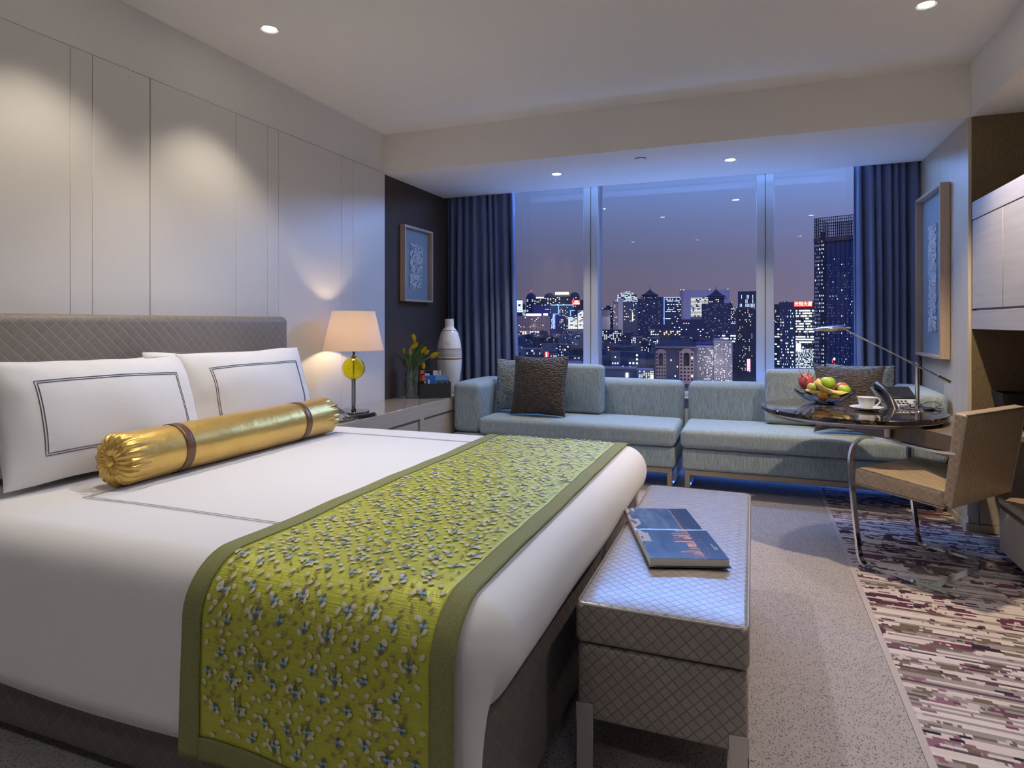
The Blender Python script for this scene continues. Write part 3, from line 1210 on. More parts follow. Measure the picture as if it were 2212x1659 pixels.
for x, sx_ in ((BX0 + .002, 1), (BX1 - .002, -1)):
    for y, sy_ in ((BY0_, 1), (BY1_, -1)):
        bm = bmesh.new()
        xa, xb = sorted((x, x + sx_ * .045)); ya, yb = sorted((y + sy_ * .0005, y + sy_ * .0035))
        box(bm, xa, xb, ya, yb, 0, .20, .0008, 1)
        ya, yb = sorted((y + sy_ * .0005, y + sy_ * .045)); xa, xb = sorted((x, x + sx_ * .003))
        box(bm, xa, xb, ya, yb, 0, .155, .0008, 1)
        part('leg', bm, M['satin_steel'], bn)

# open picture book on the bench
bk = thing('open_book', 'open picture book with a city skyline photo lying on the bench', 'book', (-.252, 2.13, .4685), 0)
BKM = Matrix.Translation(Vector((-.252, 2.13, .4685))) @ Matrix.Rotation(math.radians(18.5), 4, 'Z')
# local frame: spine along x, the two page blocks to -y and +y
BLN, BWD = .225, .265


def page_h(w, near):
    if near:
        return .006 + .017 * min(1, w / .02) ** .5 * (1 - .10 * w / BWD)
    return .004 + .007 * min(1, w / .03) ** .5


def bk_part(name, bm, mat, parent, smooth=50):
    bm.transform(BKM)
    return part(name, bm, mat, parent, smooth=smooth)


for nm, sg in (('cover', -1), ('cover', 1)):
    b0, b1 = sorted((sg * .002, sg * (BWD + .006)))
    bk_part(nm, B(-BLN / 2 - .005, BLN / 2 + .005, b0, b1, 0, .003, .001, 1), M['black_plastic'] if sg < 0 else plain('red_cloth_cover', (.22, .05, .06), .6), bk)
for sg in (-1, 1):
    def top(u, v, sg=sg):
        w = BWD * v
        return (-BLN / 2 + BLN * u, sg * w * .995, page_h(w, sg < 0) + .003)
    bm = bmesh.new()
    grid(bm, top, 66, 54)
    bmesh.ops.recalc_face_normals(bm, faces=bm.faces[:])
    if sum(f.normal.z for f in bm.faces) < 0:
        bmesh.ops.reverse_faces(bm, faces=bm.faces[:])
    pg = bk_part('printed_page', bm, M['print'], bk, 180)

    bm = bmesh.new()

    def blk(u, v, sg=sg):
        w = BWD * v
        return w * .995 * sg, page_h(w, sg < 0) + .0024
    for i in range(24):
        (y0_, h0_), (y1_, h1_) = blk(0, i / 24), blk(0, (i + 1) / 24)
        vs = [bm.verts.new(p) for p in ((-BLN / 2, y0_, .003), (BLN / 2, y0_, .003), (BLN / 2, y1_, .003), (-BLN / 2, y1_, .003),
                                        (-BLN / 2, y0_, h0_), (BLN / 2, y0_, h0_), (BLN / 2, y1_, h1_), (-BLN / 2, y1_, h1_))]
        for q in ((0, 1, 2, 3), (4, 5, 6, 7), (0, 1, 5, 4), (2, 3, 7, 6), (1, 2, 6, 5), (0, 3, 7, 4)):
            bm.faces.new([vs[k] for k in q])
    bmesh.ops.remove_doubles(bm, verts=bm.verts[:], dist=1e-5)
    bmesh.ops.recalc_face_normals(bm, faces=bm.faces[:])
    bk_part('page_block', bm, M['paper'], bk, 30)
    inv = (INV[bk.name].inverted())
    rb = random.Random(40)
    towers = []
    q = -.02
    while q < .25:
        wv = rb.uniform(.006, .016)
        towers.append((q, q + wv, rb.uniform(.02, .085), rb.choice([(170, 120, 70), (200, 150, 85), (120, 80, 60), (150, 70, 60), (90, 70, 70)])))
        q += wv * rb.uniform(.8, 1.1)

    def paint(co, sg=sg):
        l = BKM.inverted() @ (inv @ co)
        # the photograph runs across the spread, its "up" is local -x
        up = -l.x / BLN + .5            # 1 at the left end of the page in view
        w = -l.y                        # distance from the spine on the near page
        if sg < 0 and w > BWD - .003:
            return srgb(205, 203, 200)
        c = None
        if up < .30:
            c = srgb(26, 24, 32) if up < .26 else srgb(52, 38, 40)
            if .285 < up: c = srgb(190, 130, 70) if rb.random() < .55 else srgb(60, 40, 40)
            if .16 < up < .26 and rb.random() < .10: c = srgb(110, 60, 50)
            if sg < 0 and .14 < w < .19 and (.075 < up < .085 or .05 < up < .058 and w > .168): c = srgb(170, 165, 160)
        else:
            n_ = noise.noise(Vector((up * 5, w * 9, 3))) + .5 * noise.noise(Vector((up * 13, w * 22, 1)))
            k = max(0, min(1, .5 + n_ * .8))
            a, b_ = srgb(40, 56, 86), srgb(96, 116, 140)
            c = tuple(a[i] + (b_[i] - a[i]) * k * (.4 + .6 * min(1, (up - .3) / .5)) for i in range(3))
            if sg < 0: c = tuple(x * .5 for x in c)
            if up > .86 and w < .12 and n_ > -.2: c = srgb(168, 158, 150)
            for q0, q1, hh, tc_ in towers:
                if q0 < w < q1 and up < .30 + hh * 3.2:
                    f = .55 + .6 * rb.random()
                    c = tuple(x * f for x in srgb(*tc_))
        return c
    print_faces(pg, paint)

# ================================================================== console along the wall
cs = thing('console', 'long low oak console with a glossy top along the bed wall', 'console', (-2.44, 4.1, 0))
CZ = .575
part('top', B(-2.648, -2.245, 3.03, 5.24, CZ - .10, CZ, .002, 1), M['console_top'], cs)
part('top_apron', B(-2.2445, -2.24, 3.03, 5.24, CZ - .10, CZ - .001), M['console_front'], cs)
part('carcass', B(-2.648, -2.262, 3.03, 5.24, .06, CZ - .101), M['console_front'], cs)
part('plinth', B(-2.648, -2.30, 3.05, 5.22, 0, .06), M['backing'], cs)
for a, b in ((3.06, 4.02), (4.12, 5.22)):
    dr = part('drawer', B(-2.262, -2.25, a, b, .09, CZ - .118, .001, 1), M['console_front'], cs)
part('divider', B(-2.262, -2.241, 4.04, 4.10, .06, CZ - .1005), M['console_front'], cs)

# table lamp
LX, LY = -2.435, 3.50
lp = thing('table_lamp', 'table lamp with yellow glass ball, chrome stem and cream tapered shade', 'lamp', (LX, LY, CZ))
bm = bmesh.new(); lathe(bm, [(0, 0), (.098, 0), (.100, .003), (.100, .018), (.098, .021), (0, .021)], (LX, LY, CZ), 48)
part('foot', bm, M['gunmetal'], lp)
bm = bmesh.new(); cyl(bm, (LX, LY, CZ + .021), (LX, LY, CZ + .224), .0132, n=20)
lathe(bm, [(.0115, .021), (.017, .022), (.017, .034), (.0115, .037)], (LX, LY, CZ), 24)
lathe(bm, [(.0115, .216), (.016, .218), (.016, .224), (.0115, .226)], (LX, LY, CZ), 24)
part('stem', bm, M['gunmetal'], lp)
bm = bmesh.new(); sphere(bm, (LX, LY, CZ + .297), .0735, 40, 24)
b2_ = bmesh.new(); sphere(b2_, (LX, LY, CZ + .297), .0700, 40, 24); bmesh.ops.reverse_faces(b2_, faces=b2_.faces[:])
me_ = bpy.data.meshes.new('inner_shell'); b2_.to_mesh(me_); b2_.free(); bm.from_mesh(me_); bpy.data.meshes.remove(me_)
part('inner_rod', cyl(bmesh.new(), (LX, LY, CZ + .228), (LX, LY, CZ + .366), .006, n=14), M['chrome'], lp)
bo = part('glass_ball', bm, M['yellow_glass'], lp, smooth=180)
bm = bmesh.new(); cyl(bm, (LX, LY, CZ + .372), (LX, LY, CZ + .46), .0105, n=16)
lathe(bm, [(.0105, .369), (.020, .371), (.020, .377), (.0105, .38)], (LX, LY, CZ), 24)
part('neck', bm, M['gunmetal'], lp)
SZ0, SZ1, SR0, SR1 = CZ + .415, CZ + .67, .195, .137
bm = bmesh.new()
lathe(bm, [(SR0, 0), (SR1, SZ1 - SZ0), (SR1 - .003, SZ1 - SZ0), (SR0 - .003, 0)], (LX, LY, SZ0), 64, True)
part('shade', bm, M['shade'], lp, smooth=60)
bm = bmesh.new(); sphere(bm, (LX, LY, CZ + .52), .03, 16, 10, (1, 1, 1.25))
part('bulb', bm, emit('bulb_glow', (1.0, .76, .50), P_LAMP * 28), lp, smooth=180)
bm = bmesh.new(); cyl(bm, (LX + .045, LY - .075, CZ + .021), (LX + .045, LY - .075, CZ + .036), .006, n=12)
part('switch_knob', bm, M['black_plastic'], lp)
part('bulb_socket', cyl(bmesh.new(), (LX, LY, CZ + .455), (LX, LY, CZ + .49), .014, n=14), M['black_plastic'], lp)
# ================================================================== sofa, in two sections


def sofa(label, x0, x1, arm_left, arm_right, front, cell=.07):
    t_ = thing('sofa_section', label, 'sofa', ((x0 + x1) / 2, 4.85, 0))
    a0 = x0 + (.24 if arm_left else 0)
    a1 = x1 - (.19 if arm_right else 0)
    m = M['sofa']
    part('base', soft_box(bmesh.new(), x0 + .012, x1 - .012, front + .03, 5.21, .150, .300, .022, .12), m, t_, smooth=180)
    part('seat_cushion', soft_box(bmesh.new(), a0 + .003, a1 - .003, front, 5.06, .303, .435, .038, cell, .018), m, t_, smooth=180)
    part('back_cushion', soft_box(bmesh.new(), a0 + .004, a1 - .004, 5.065, 5.215, .302, .715, .05, cell, .008, .012), m, t_, smooth=180)
    if arm_left:
        part('arm', soft_box(bmesh.new(), x0, a0, front + .045, 5.215, .302, .695, .05, cell, .012), m, t_, smooth=180)
    if arm_right:
        part('arm', soft_box(bmesh.new(), a1, x1, front + .01, 5.215, .302, .735, .05, cell, .012), m, t_, smooth=180)
    fr = part('metal_frame', B(x0 + .03, x1 - .03, front + .045, front + .075, .112, .149, .002, 1), M['bronze'], t_)
    part('metal_frame', B(x0 + .03, x1 - .03, 5.15, 5.18, .112, .149, .002, 1), M['bronze'], t_)
    for x in (x0 + .03, x1 - .03):
        xs = 1 if x < (x0 + x1) / 2 else -1
        xa, xb = sorted((x, x + xs * .035))
        part('side_rail', B(xa, xb, front + .075, 5.15, .112, .149, .002, 1), M['bronze'], t_)
        for ya in (front + .045, 5.15):
            part('leg', B(xa, xb, ya, ya + .03, 0, .112, .002, 1), M['bronze'], t_)
        part('floor_rail', B(xa, xb, front + .075, 5.15, 0, .018, .002, 1), M['chrome'], t_)
    return t_


FR = 4.50
sofa('teal grey sofa section beside the console, with one arm', -2.235, -.495, True, False, FR)
sofa('teal grey sofa section behind the marble table, with one arm at the oak wall', -.47, 1.118, False, True, FR)
led_strip('led_strip', -2.1, 1.0, 5.10, .128, P_BLUE2, 'blue light strip mounted under the sofa', 0, PI)


def cushion(name, label, loc, w, h, th, rotz, lean, mat, seed, pinch=.07, roll=0.0, group=None):
    bm = place(pillow_bm(w, h, th, pinch, seed, 30, .007), loc, rotz, lean, roll)
    return single(name, bm, mat, label, 'cushion', group, smooth=180)


SEAT = .455
cushion('throw_pillow', 'grey green quilted throw pillow beside the sofa arm, behind the brown one', (-1.765, 4.82, SEAT), .44, .43, .13, .10, .24, M['pillow_grey'], 2.0)
cushion('throw_pillow', 'dark brown quilted square throw pillow on the sofa beside the console', (-1.555, 4.64, SEAT - .002), .46, .47, .13, -.08, .25, M['pillow_brown'], 5.0, .06, -.015)
cushion('throw_pillow', 'dark brown quilted throw pillow behind the fruit bowl', (.60, 4.60, SEAT - .004), .45, .47, .13, .10, .33, M['pillow_brown'], 8.5, .17, .03)
cushion('throw_pillow', 'grey green quilted throw pillow leaning behind the desk phone', (.705, 4.94, SEAT), .43, .43, .12, .0, .20, M['pillow_grey'], 3.4, .06, .0)


def slab_cushion(label, x0, x1, y, lean, h):
    bm = soft_box(bmesh.new(), x0, x1, -.075, .075, 0, h, .035, .06, .006, .018)
    ctr = Vector(((x0 + x1) / 2, 0, 0))
    bm.transform(Matrix.Translation((ctr.x, y, SEAT - .004)) @ Matrix.Rotation(-lean, 4, 'X') @ Matrix.Translation((-ctr.x, 0, 0)))
    return single('back_cushion', bm, M['sofa'], label, 'cushion', smooth=180)


slab_cushion('loose teal grey box cushion beside the brown pillow, away from the table', -1.66, -1.10, 4.93, .06, .385)
slab_cushion('loose teal grey box cushion behind the round marble table', .085, .62, 4.90, .06, .385)

# ================================================================== pictures


def picture(label, side, xw, y0, y1, z0, z1, ry0, ry1, rz0, rz1, seed, depth):
    """side +1: hangs on a wall facing +x; -1: facing -x"""
    t_ = thing('framed_picture', label, 'picture', (xw, (y0 + y1) / 2, z0))
    w = .018

    def bx(a, b, *k, **kk):
        xa, xb = sorted((xw + side * a, xw + side * b))
        return B(xa, xb, *k, **kk)
    fr = part('frame', bx(.002, depth, y0, y1, z1 - w, z1, .0012, 1), M['frame_wood'], t_)
    part('frame', bx(.002, depth, y0, y1, z0, z0 + w, .0012, 1), M['frame_wood'], t_)
    part('frame', bx(.002, depth, y0, y0 + w, z0 + w, z1 - w, .0012, 1), M['frame_wood'], t_)
    part('frame', bx(.002, depth, y1 - w, y1, z0 + w, z1 - w, .0012, 1), M['frame_wood'], t_)
    part('back_board', bx(.002, .012, y0 + w, y1 - w, z0 + w, z1 - w), M['mat_board'], t_)
    # relief: a lattice of curling white paper strips
    rr = random.Random(seed)
    bm = bmesh.new()
    n_ = int((ry1 - ry0) * (rz1 - rz0) / .00021)
    for i in range(n_):
        y = rr.uniform(ry0 + .004, ry1 - .004); z = rr.uniform(rz0 + .004, rz1 - .004)
        a = rr.uniform(0, 2 * PI); l = rr.uniform(.014, .03); c = rr.uniform(-60, 60)
        pts = []
        for k in range(5):
            pts.append((xw + side * .018, y, z))
            a += c * l / 5 * .6
            y = min(max(y + math.cos(a) * l / 4, ry0), ry1); z = min(max(z + math.sin(a) * l / 4, rz0), rz1)
        tube(bm, pts, .0042, 5)
    part('paper_relief', bm, M['relief'], t_, smooth=60, kind='stuff')
    part('glazing', bx(depth - .012, depth - .010, y0 + w, y1 - w, z0 + w, z1 - w), M['picture_glass'], t_)


picture('framed white paper relief on grey, small, on the dark brown wall', 1, -2.668, 4.47, 4.95, 1.345, 1.965, 4.60, 4.82, 1.455, 1.83, 5, .05)
picture('framed white paper relief on grey, tall, on the pale oak wall', -1, 1.13, 4.555, 5.185, .945, 2.03, 4.80, 4.99, 1.11, 1.815, 9, .055)

# ================================================================== cabinets on the right
uc = thing('wall_cabinet', 'pale oak wall cabinets along the recess above the desk', 'cabinet', (1.45, 1.5, 1.134))
part('body', B(1.166, XW - .002, -1.4, YB - .012, 1.15, 1.836), M['oak_white'], uc)
part('fascia', B(1.145, 1.166, -1.4, YB - .008, 1.742, 1.84, .0015, 1), M['oak_white'], uc)
part('lower_rail', B(1.145, 1.166, -1.4, YB - .008, 1.134, 1.236, .0015, 1), M['oak_white'], uc)
part('bottom_panel', B(1.166, XW - .002, -1.4, YB - .012, 1.134, 1.15), M['oak_white'], uc)
y = YB - .008
first = True
while y > -1.3:
    part('door', B(1.146, 1.166, y - .462, y - .003, 1.247, 1.737, .0015, 1), M['oak_white'], uc)
    y -= .465

tvu = thing('media_console', 'long low oak media console with a drawer, beside the armchair', 'console', (1.45, 1.2, 0))
part('top', B(1.135, XW - .002, -1.4, 3.77, .284, .312, .0015, 1), M['oak'], tvu)
part('top_lining', B(1.15, XW - .002, -1.4, 3.765, .3122, .3135), M['oak_side'], tvu)
part('carcass', B(1.20, XW - .002, -1.4, 3.73, .05, .283), M['backing'], tvu)
part('recessed_rail', B(1.165, 1.20, -1.4, 3.72, .245, .283), M['oak_side'], tvu)
for a, b in ((2.66, 3.766), (1.55, 2.655), (.44, 1.545), (-1.39, .435)):
    part('drawer', B(1.138, 1.165, a, b, .055, .258, .0015, 1), M['oak'], tvu)
part('plinth', B(1.26, XW - .01, -1.4, 3.70, 0, .05), M['backing'], tvu)
bm = bmesh.new(); lathe(bm, [(.022, .0135), (.028, .0135), (.028, .0165), (.022, .0165)], (1.235, 3.60, .30), 28, True)
g_ = part('cable_grommet', bm, M['satin_steel'], tvu)
bm = bmesh.new(); lathe(bm, [(0, .0136), (.022, .0136), (.022, .015), (0, .015)], (1.235, 3.60, .30), 24)
part('grommet_lid', bm, M['black_plastic'], g_)

dk = thing('desk', 'oak desk shelf in the recess behind the armchair', 'desk', (1.46, 3.98, 0))
part('top', B(1.17, XW - .002, 3.78, YB - .006, .585, .615, .002, 1), M['oak_side'], dk)
part('side_panel', B(1.74, XW - .002, 3.80, YB - .01, 0, .584), M['oak'], dk)
part('wall_cleat', B(1.20, 1.73, YB - .03, YB - .007, .54, .584), M['oak'], dk)

bx_ = thing('desk_box', 'black leather tapered box with a small label plate on the desk', 'box', (1.43, 4.05, .616))
bm = bmesh.new()
x0b, x1b, x0t, x1t = 1.245, 1.66, 1.215, 1.69
yf, yb = 3.98, 4.15
vs = [bm.verts.new(p) for p in ((x0b, yf + .03, .616), (x1b, yf + .03, .616), (x1b, yb - .02, .616), (x0b, yb - .02, .616),
                                (x0t, yf, .80), (x1t, yf, .80), (x1t, yb, .80), (x0t, yb, .80),
                                (x0t + .008, yf + .008, .80), (x1t - .008, yf + .008, .80), (x1t - .008, yb - .008, .80), (x0t + .008, yb - .008, .80),
                                (x0b + .008, yf + .038, .625), (x1b - .008, yf + .038, .625), (x1b - .008, yb - .028, .625), (x0b + .008, yb - .028, .625))]
for q in ((3, 2, 1, 0), (12, 13, 14, 15)):
    bm.faces.new([vs[k] for k in q])
for k in range(4):
    k2 = (k + 1) % 4
    bm.faces.new((vs[k], vs[k2], vs[4 + k2], vs[4 + k]))
    bm.faces.new((vs[4 + k], vs[4 + k2], vs[8 + k2], vs[8 + k]))
    bm.faces.new((vs[8 + k], vs[8 + k2], vs[12 + k2], vs[12 + k]))
bmesh.ops.recalc_face_normals(bm, faces=bm.faces[:])
part('shell', bm, plain('black_leather', (.010, .010, .011), .5, 0, 300, .2, .3), bx_)
part('label_plate', B(1.33, 1.42, 3.981, 3.9855, .762, .785), plain('label_brown', (.10, .06, .05), .5), bx_)
part('label_edge', B(1.326, 1.3295, 3.980, 3.9855, .760, .787), M['silver_plastic'], bx_)

# ================================================================== round marble table
TX, TY, TZ, TR = .502, 3.915, .700, .455
tb = thing('round_table', 'round black marble table with steel rim beside the sofa', 'table', (TX, TY, 0))
bm = bmesh.new(); lathe(bm, [(0, -.024), (TR - .004, -.024), (TR, -.020), (TR, -.004), (TR - .004, 0), (0, 0)], (TX, TY, TZ), 96)
part('marble_top', bm, M['marble'], tb, smooth=35)
bm = bmesh.new(); lathe(bm, [(0, -.046), (TR - .035, -.046), (TR - .012, -.030), (TR - .010, -.0245), (0, -.0245)], (TX, TY, TZ), 96)
part('steel_rim', bm, M['satin_steel'], tb, smooth=35)
# cantilevered timber arm carrying the top, with a chrome post
bm = bmesh.new()
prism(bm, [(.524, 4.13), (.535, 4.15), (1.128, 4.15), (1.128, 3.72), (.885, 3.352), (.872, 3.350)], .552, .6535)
part('support_arm', bm, M['shaded_wood'], tb, smooth=0)
part('support_edge', B(.518, .524, 4.118, 4.142, .552, .6535), M['oak_white'], tb)
part('wall_plate', B(1.118, 1.1235, 4.0, 4.19, .10, .552), M['shaded_wood'], tb)
px_, py_ = .661, 3.777
bm = bmesh.new(); cyl(bm, (px_, py_, .572), (px_, py_, .6535), .0165, n=24)
part('post', bm, M['satin_steel'], tb)

# ================================================================== armchair
ch = thing('armchair', 'bronze woven leather cantilever armchair with flat chrome frame at the round table', 'chair', (.47, 3.43, 0))
SB = Vector((.783, -.622, 0))            # towards the back of the chair
LT = Vector((.622, .783, 0))             # across the chair, away from the camera
O_ = Vector((.47, 3.43, 0))
CW = .56


def cp(s, l, z):
    return O_ + SB * s + LT * l + Vector((0, 0, z))


def arc(cx_, cz_, r, a0, a1, n=10):
    return [(cx_ + r * math.cos(math.radians(a0 + (a1 - a0) * i / n)), cz_ + r * math.sin(math.radians(a0 + (a1 - a0) * i / n))) for i in range(n + 1)]


def bez(p0, p1, p2, p3, n=14):
    out = []
    for i in range(n + 1):
        t = i / n
        out.append(tuple((1 - t) ** 3 * p0[k] + 3 * (1 - t) ** 2 * t * p1[k] + 3 * (1 - t) * t * t * p2[k] + t ** 3 * p3[k] for k in range(2)))
    return out


prof = [(.43, .007), (.30, .007)] + bez((.075, .007), (.02, .007), (.008, .02), (.000, .07)) + \
    [(-.022, .25)] + bez((-.040, .43), (-.055, .60), (.0, .632), (.10, .630), 18) + bez((.13, .629), (.22, .622), (.28, .612), (.36, .612), 8) + [(.425, .614)]


def flat_bar(l0, l1, th=.011):
    bm = bmesh.new()
    rings = []
    m = len(prof)
    for i, (s, z) in enumerate(prof):
        a = prof[max(i - 1, 0)]; b = prof[min(i + 1, m - 1)]
        dx, dz = b[0] - a[0], b[1] - a[1]
        L = math.hypot(dx, dz)
        nx, nz = -dz / L * th / 2, dx / L * th / 2
        rings.append([bm.verts.new(cp(s + nx, l0, z + nz)), bm.verts.new(cp(s + nx, l1, z + nz)),
                      bm.verts.new(cp(s - nx, l1, z - nz)), bm.verts.new(cp(s - nx, l0, z - nz))])
    for a, b in zip(rings[:-1], rings[1:]):
        for k in range(4):
            bm.faces.new((a[k], a[(k + 1) % 4], b[(k + 1) % 4], b[k]))
    bm.faces.new(rings[0]); bm.faces.new(rings[-1][::-1])
    bmesh.ops.recalc_face_normals(bm, faces=bm.faces[:])
    return bm


for l0 in (0, CW - .034):
    part('side_frame', flat_bar(l0, l0 + .034), M['chrome'], ch, smooth=30)
bm = bmesh.new()
vs = []
for s in (.305, .340):
    for z in (.0025, .0135):
        for l in (.035, CW - .035):
            vs.append(bm.verts.new(cp(s, l, z)))
for q in ((0, 1, 3, 2), (4, 5, 7, 6), (0, 1, 5, 4), (2, 3, 7, 6), (0, 2, 6, 4), (1, 3, 7, 5)):
    bm.faces.new([vs[k] for k in q])
bmesh.ops.recalc_face_normals(bm, faces=bm.faces[:])
part('cross_bar', bm, M['chrome'], ch, smooth=0)


def chair_slab(fn, nl, ns, nm):
    pass


def slab_from_quad(quad, r, l0=.002, l1=CW - .002, cell=.05):
    """quad in the (s, z) plane: four corners; extruded across the chair, edges rounded"""
    bm = bmesh.new()
    soft_box(bm, 0, 1, l0, l1, 0, 1, .0001, .1)
    bm.free()
    bm = bmesh.new()
    a, b, c, d = [Vector((p[0], 0, p[1])) for p in quad]
    su = (b - a).length; sv = (d - a).length
    soft_box(bm, 0, su, l0, l1, 0, sv, r, cell)
    for v in bm.verts:
        u_, w_ = v.co.x / su, v.co.z / sv
        p = a * (1 - u_) * (1 - w_) + b * u_ * (1 - w_) + c * u_ * w_ + d * (1 - u_) * w_
        v.co = Vector((p.x, v.co.y, p.z))
    return bm


def chair_part(name, bm, mat, parent, uvm=True):
    # chair-local frame (x = back, y = across) -> world
    A = Matrix(((SB.x, LT.x, 0, O_.x), (SB.y, LT.y, 0, O_.y), (0, 0, 1, 0), (0, 0, 0, 1)))
    me_uv = None
    bm.transform(A)
    o = part(name, bm, mat, parent, smooth=35)
    if uvm:
        # lay the weave out in the chair's own directions
        Ai = A.inverted() @ INV[parent.name].inverted()
        R3 = Ai.to_3x3()
        me = o.data
        uv = me.uv_layers.new(name='UVMap')
        for p in me.polygons:
            n_ = R3 @ p.normal
            ax_ = max(range(3), key=lambda i: abs(n_[i]))
            for li in p.loop_indices:
                co = Ai @ me.vertices[me.loops[li].vertex_index].co
                uv.data[li].uv = (co.x, co.y) if ax_ == 2 else ((co.x, co.z) if ax_ == 1 else (co.y, co.z))
    return o


chair_part('seat', slab_from_quad([(-.018, .395), (.385, .372), (.372, .440), (-.014, .470)], .014), M['leather_chair'], ch)
chair_part('backrest', slab_from_quad([(.372, .395), (.408, .372), (.468, .782), (.418, .790)], .010), M['leather_chair'], ch)
for l in (.004, CW - .004):
    bm = bmesh.new()
    pts = [(.405, .374), (.437, .575), (.466, .780)]
    tube(bm, [cp(s + .001, l, z) for s, z in pts], .0032, 6)
    part('piping', bm, M['piping'], ch)
bm = bmesh.new()
tube(bm, [cp(.467, .004 + (CW - .008) * i / 6, .783) for i in range(7)], .0032, 6)
part('piping', bm, M['piping'], ch)
bm = bmesh.new()
tube(bm, [cp(-.012, .004, .395), cp(.18, .004, .383), cp(.38, .004, .372)], .003, 6)
part('piping', bm, M['piping'], ch)

# ================================================================== things on the round table
# desk lamp
dl = thing('desk_lamp', 'chrome balance arm desk lamp standing on the round table', 'lamp', (.845, 4.03, TZ))
DX, DY = .845, 4.03
bm = bmesh.new(); lathe(bm, [(0, 0), (.084, 0), (.086, .003), (.084, .010), (.06, .013), (0, .014)], (DX, DY, TZ), 48)
part('foot', bm, M['chrome'], dl)
bm = bmesh.new(); cyl(bm, (DX, DY, TZ + .012), (DX, DY, TZ + .245), .0105, n=24)
part('stem', bm, M['chrome'], dl)
bm = bmesh.new(); cyl(bm, (DX, DY, TZ + .228), (DX, DY, TZ + .252), .0125, n=24)
part('collar', bm, M['chrome'], dl)
AR = Vector((CS, SN, 0))
hd = Vector((DX, DY, TZ + .240)) + AR * (-.42) + Vector((0, 0, .200))
tl_ = Vector((DX, DY, TZ + .240)) + AR * .165 + Vector((0, 0, -.092))
off = Vector((SN, -CS, 0)) * .016
bm = bmesh.new(); tube(bm, [hd + off, tl_ + off], .0042, 10)
part('arm', bm, M['chrome'], dl)
dr_ = (tl_ - hd).normalized()
bm = bmesh.new(); tube(bm, [tl_ + off - dr_ * .075, tl_ + off + dr_ * .004], .0085, 16)
part('counterweight', bm, M['satin_steel'], dl)
bm = bmesh.new(); tube(bm, [tl_ + off - dr_ * .24, tl_ + off - dr_ * .075], .0055, 12)
part('arm_sleeve', bm, M['chrome'], dl)
bm = bmesh.new(); cyl(bm, Vector((DX, DY, TZ + .240)), Vector((DX, DY, TZ + .240)) + off * 1.4, .006, n=14)
part('pivot', bm, M['chrome'], dl)
bm = bmesh.new()
sphere(bm, hd + off - AR * .055 + Vector((0, 0, -.002)), 0.101, 32, 16, (1, .62, .16), Matrix.Rotation(YAW, 3, 'Z') @ Matrix.Rotation(-.06, 3, 'Y'))
h_ = part('head', bm, M['chrome'], dl, smooth=180)
bm = bmesh.new(); sphere(bm, hd + off - AR * .075 + Vector((0, 0, -.012)), .03, 16, 8, (1, .8, .12))
part('reflector', bm, M['black_plastic'], h_, smooth=180)
bm = bmesh.new(); cyl(bm, (DX - .045, DY - .045, TZ + .012), (DX - .045, DY - .045, TZ + .026), .008, .006, n=16)
part('switch', bm, M['chrome'], dl)
bm = bmesh.new()
pts = [(DX + .03, DY + .06, TZ + .012), (DX + .055, DY + .05, TZ + .03), (DX + .10, DY + .06, TZ + .035), (DX + .115, DY + .02, TZ + .02),
       (DX + .08, DY + .0, TZ + .008), (DX + .12, DY - .02, TZ + .004), (DX + .06, DY + .12, TZ + .004)]
tube(bm, pts, .0022, 6)
single('lamp_cord', bm, M['black_plastic'], 'thin black cord curled behind the desk lamp foot', 'cord')

# desk phone


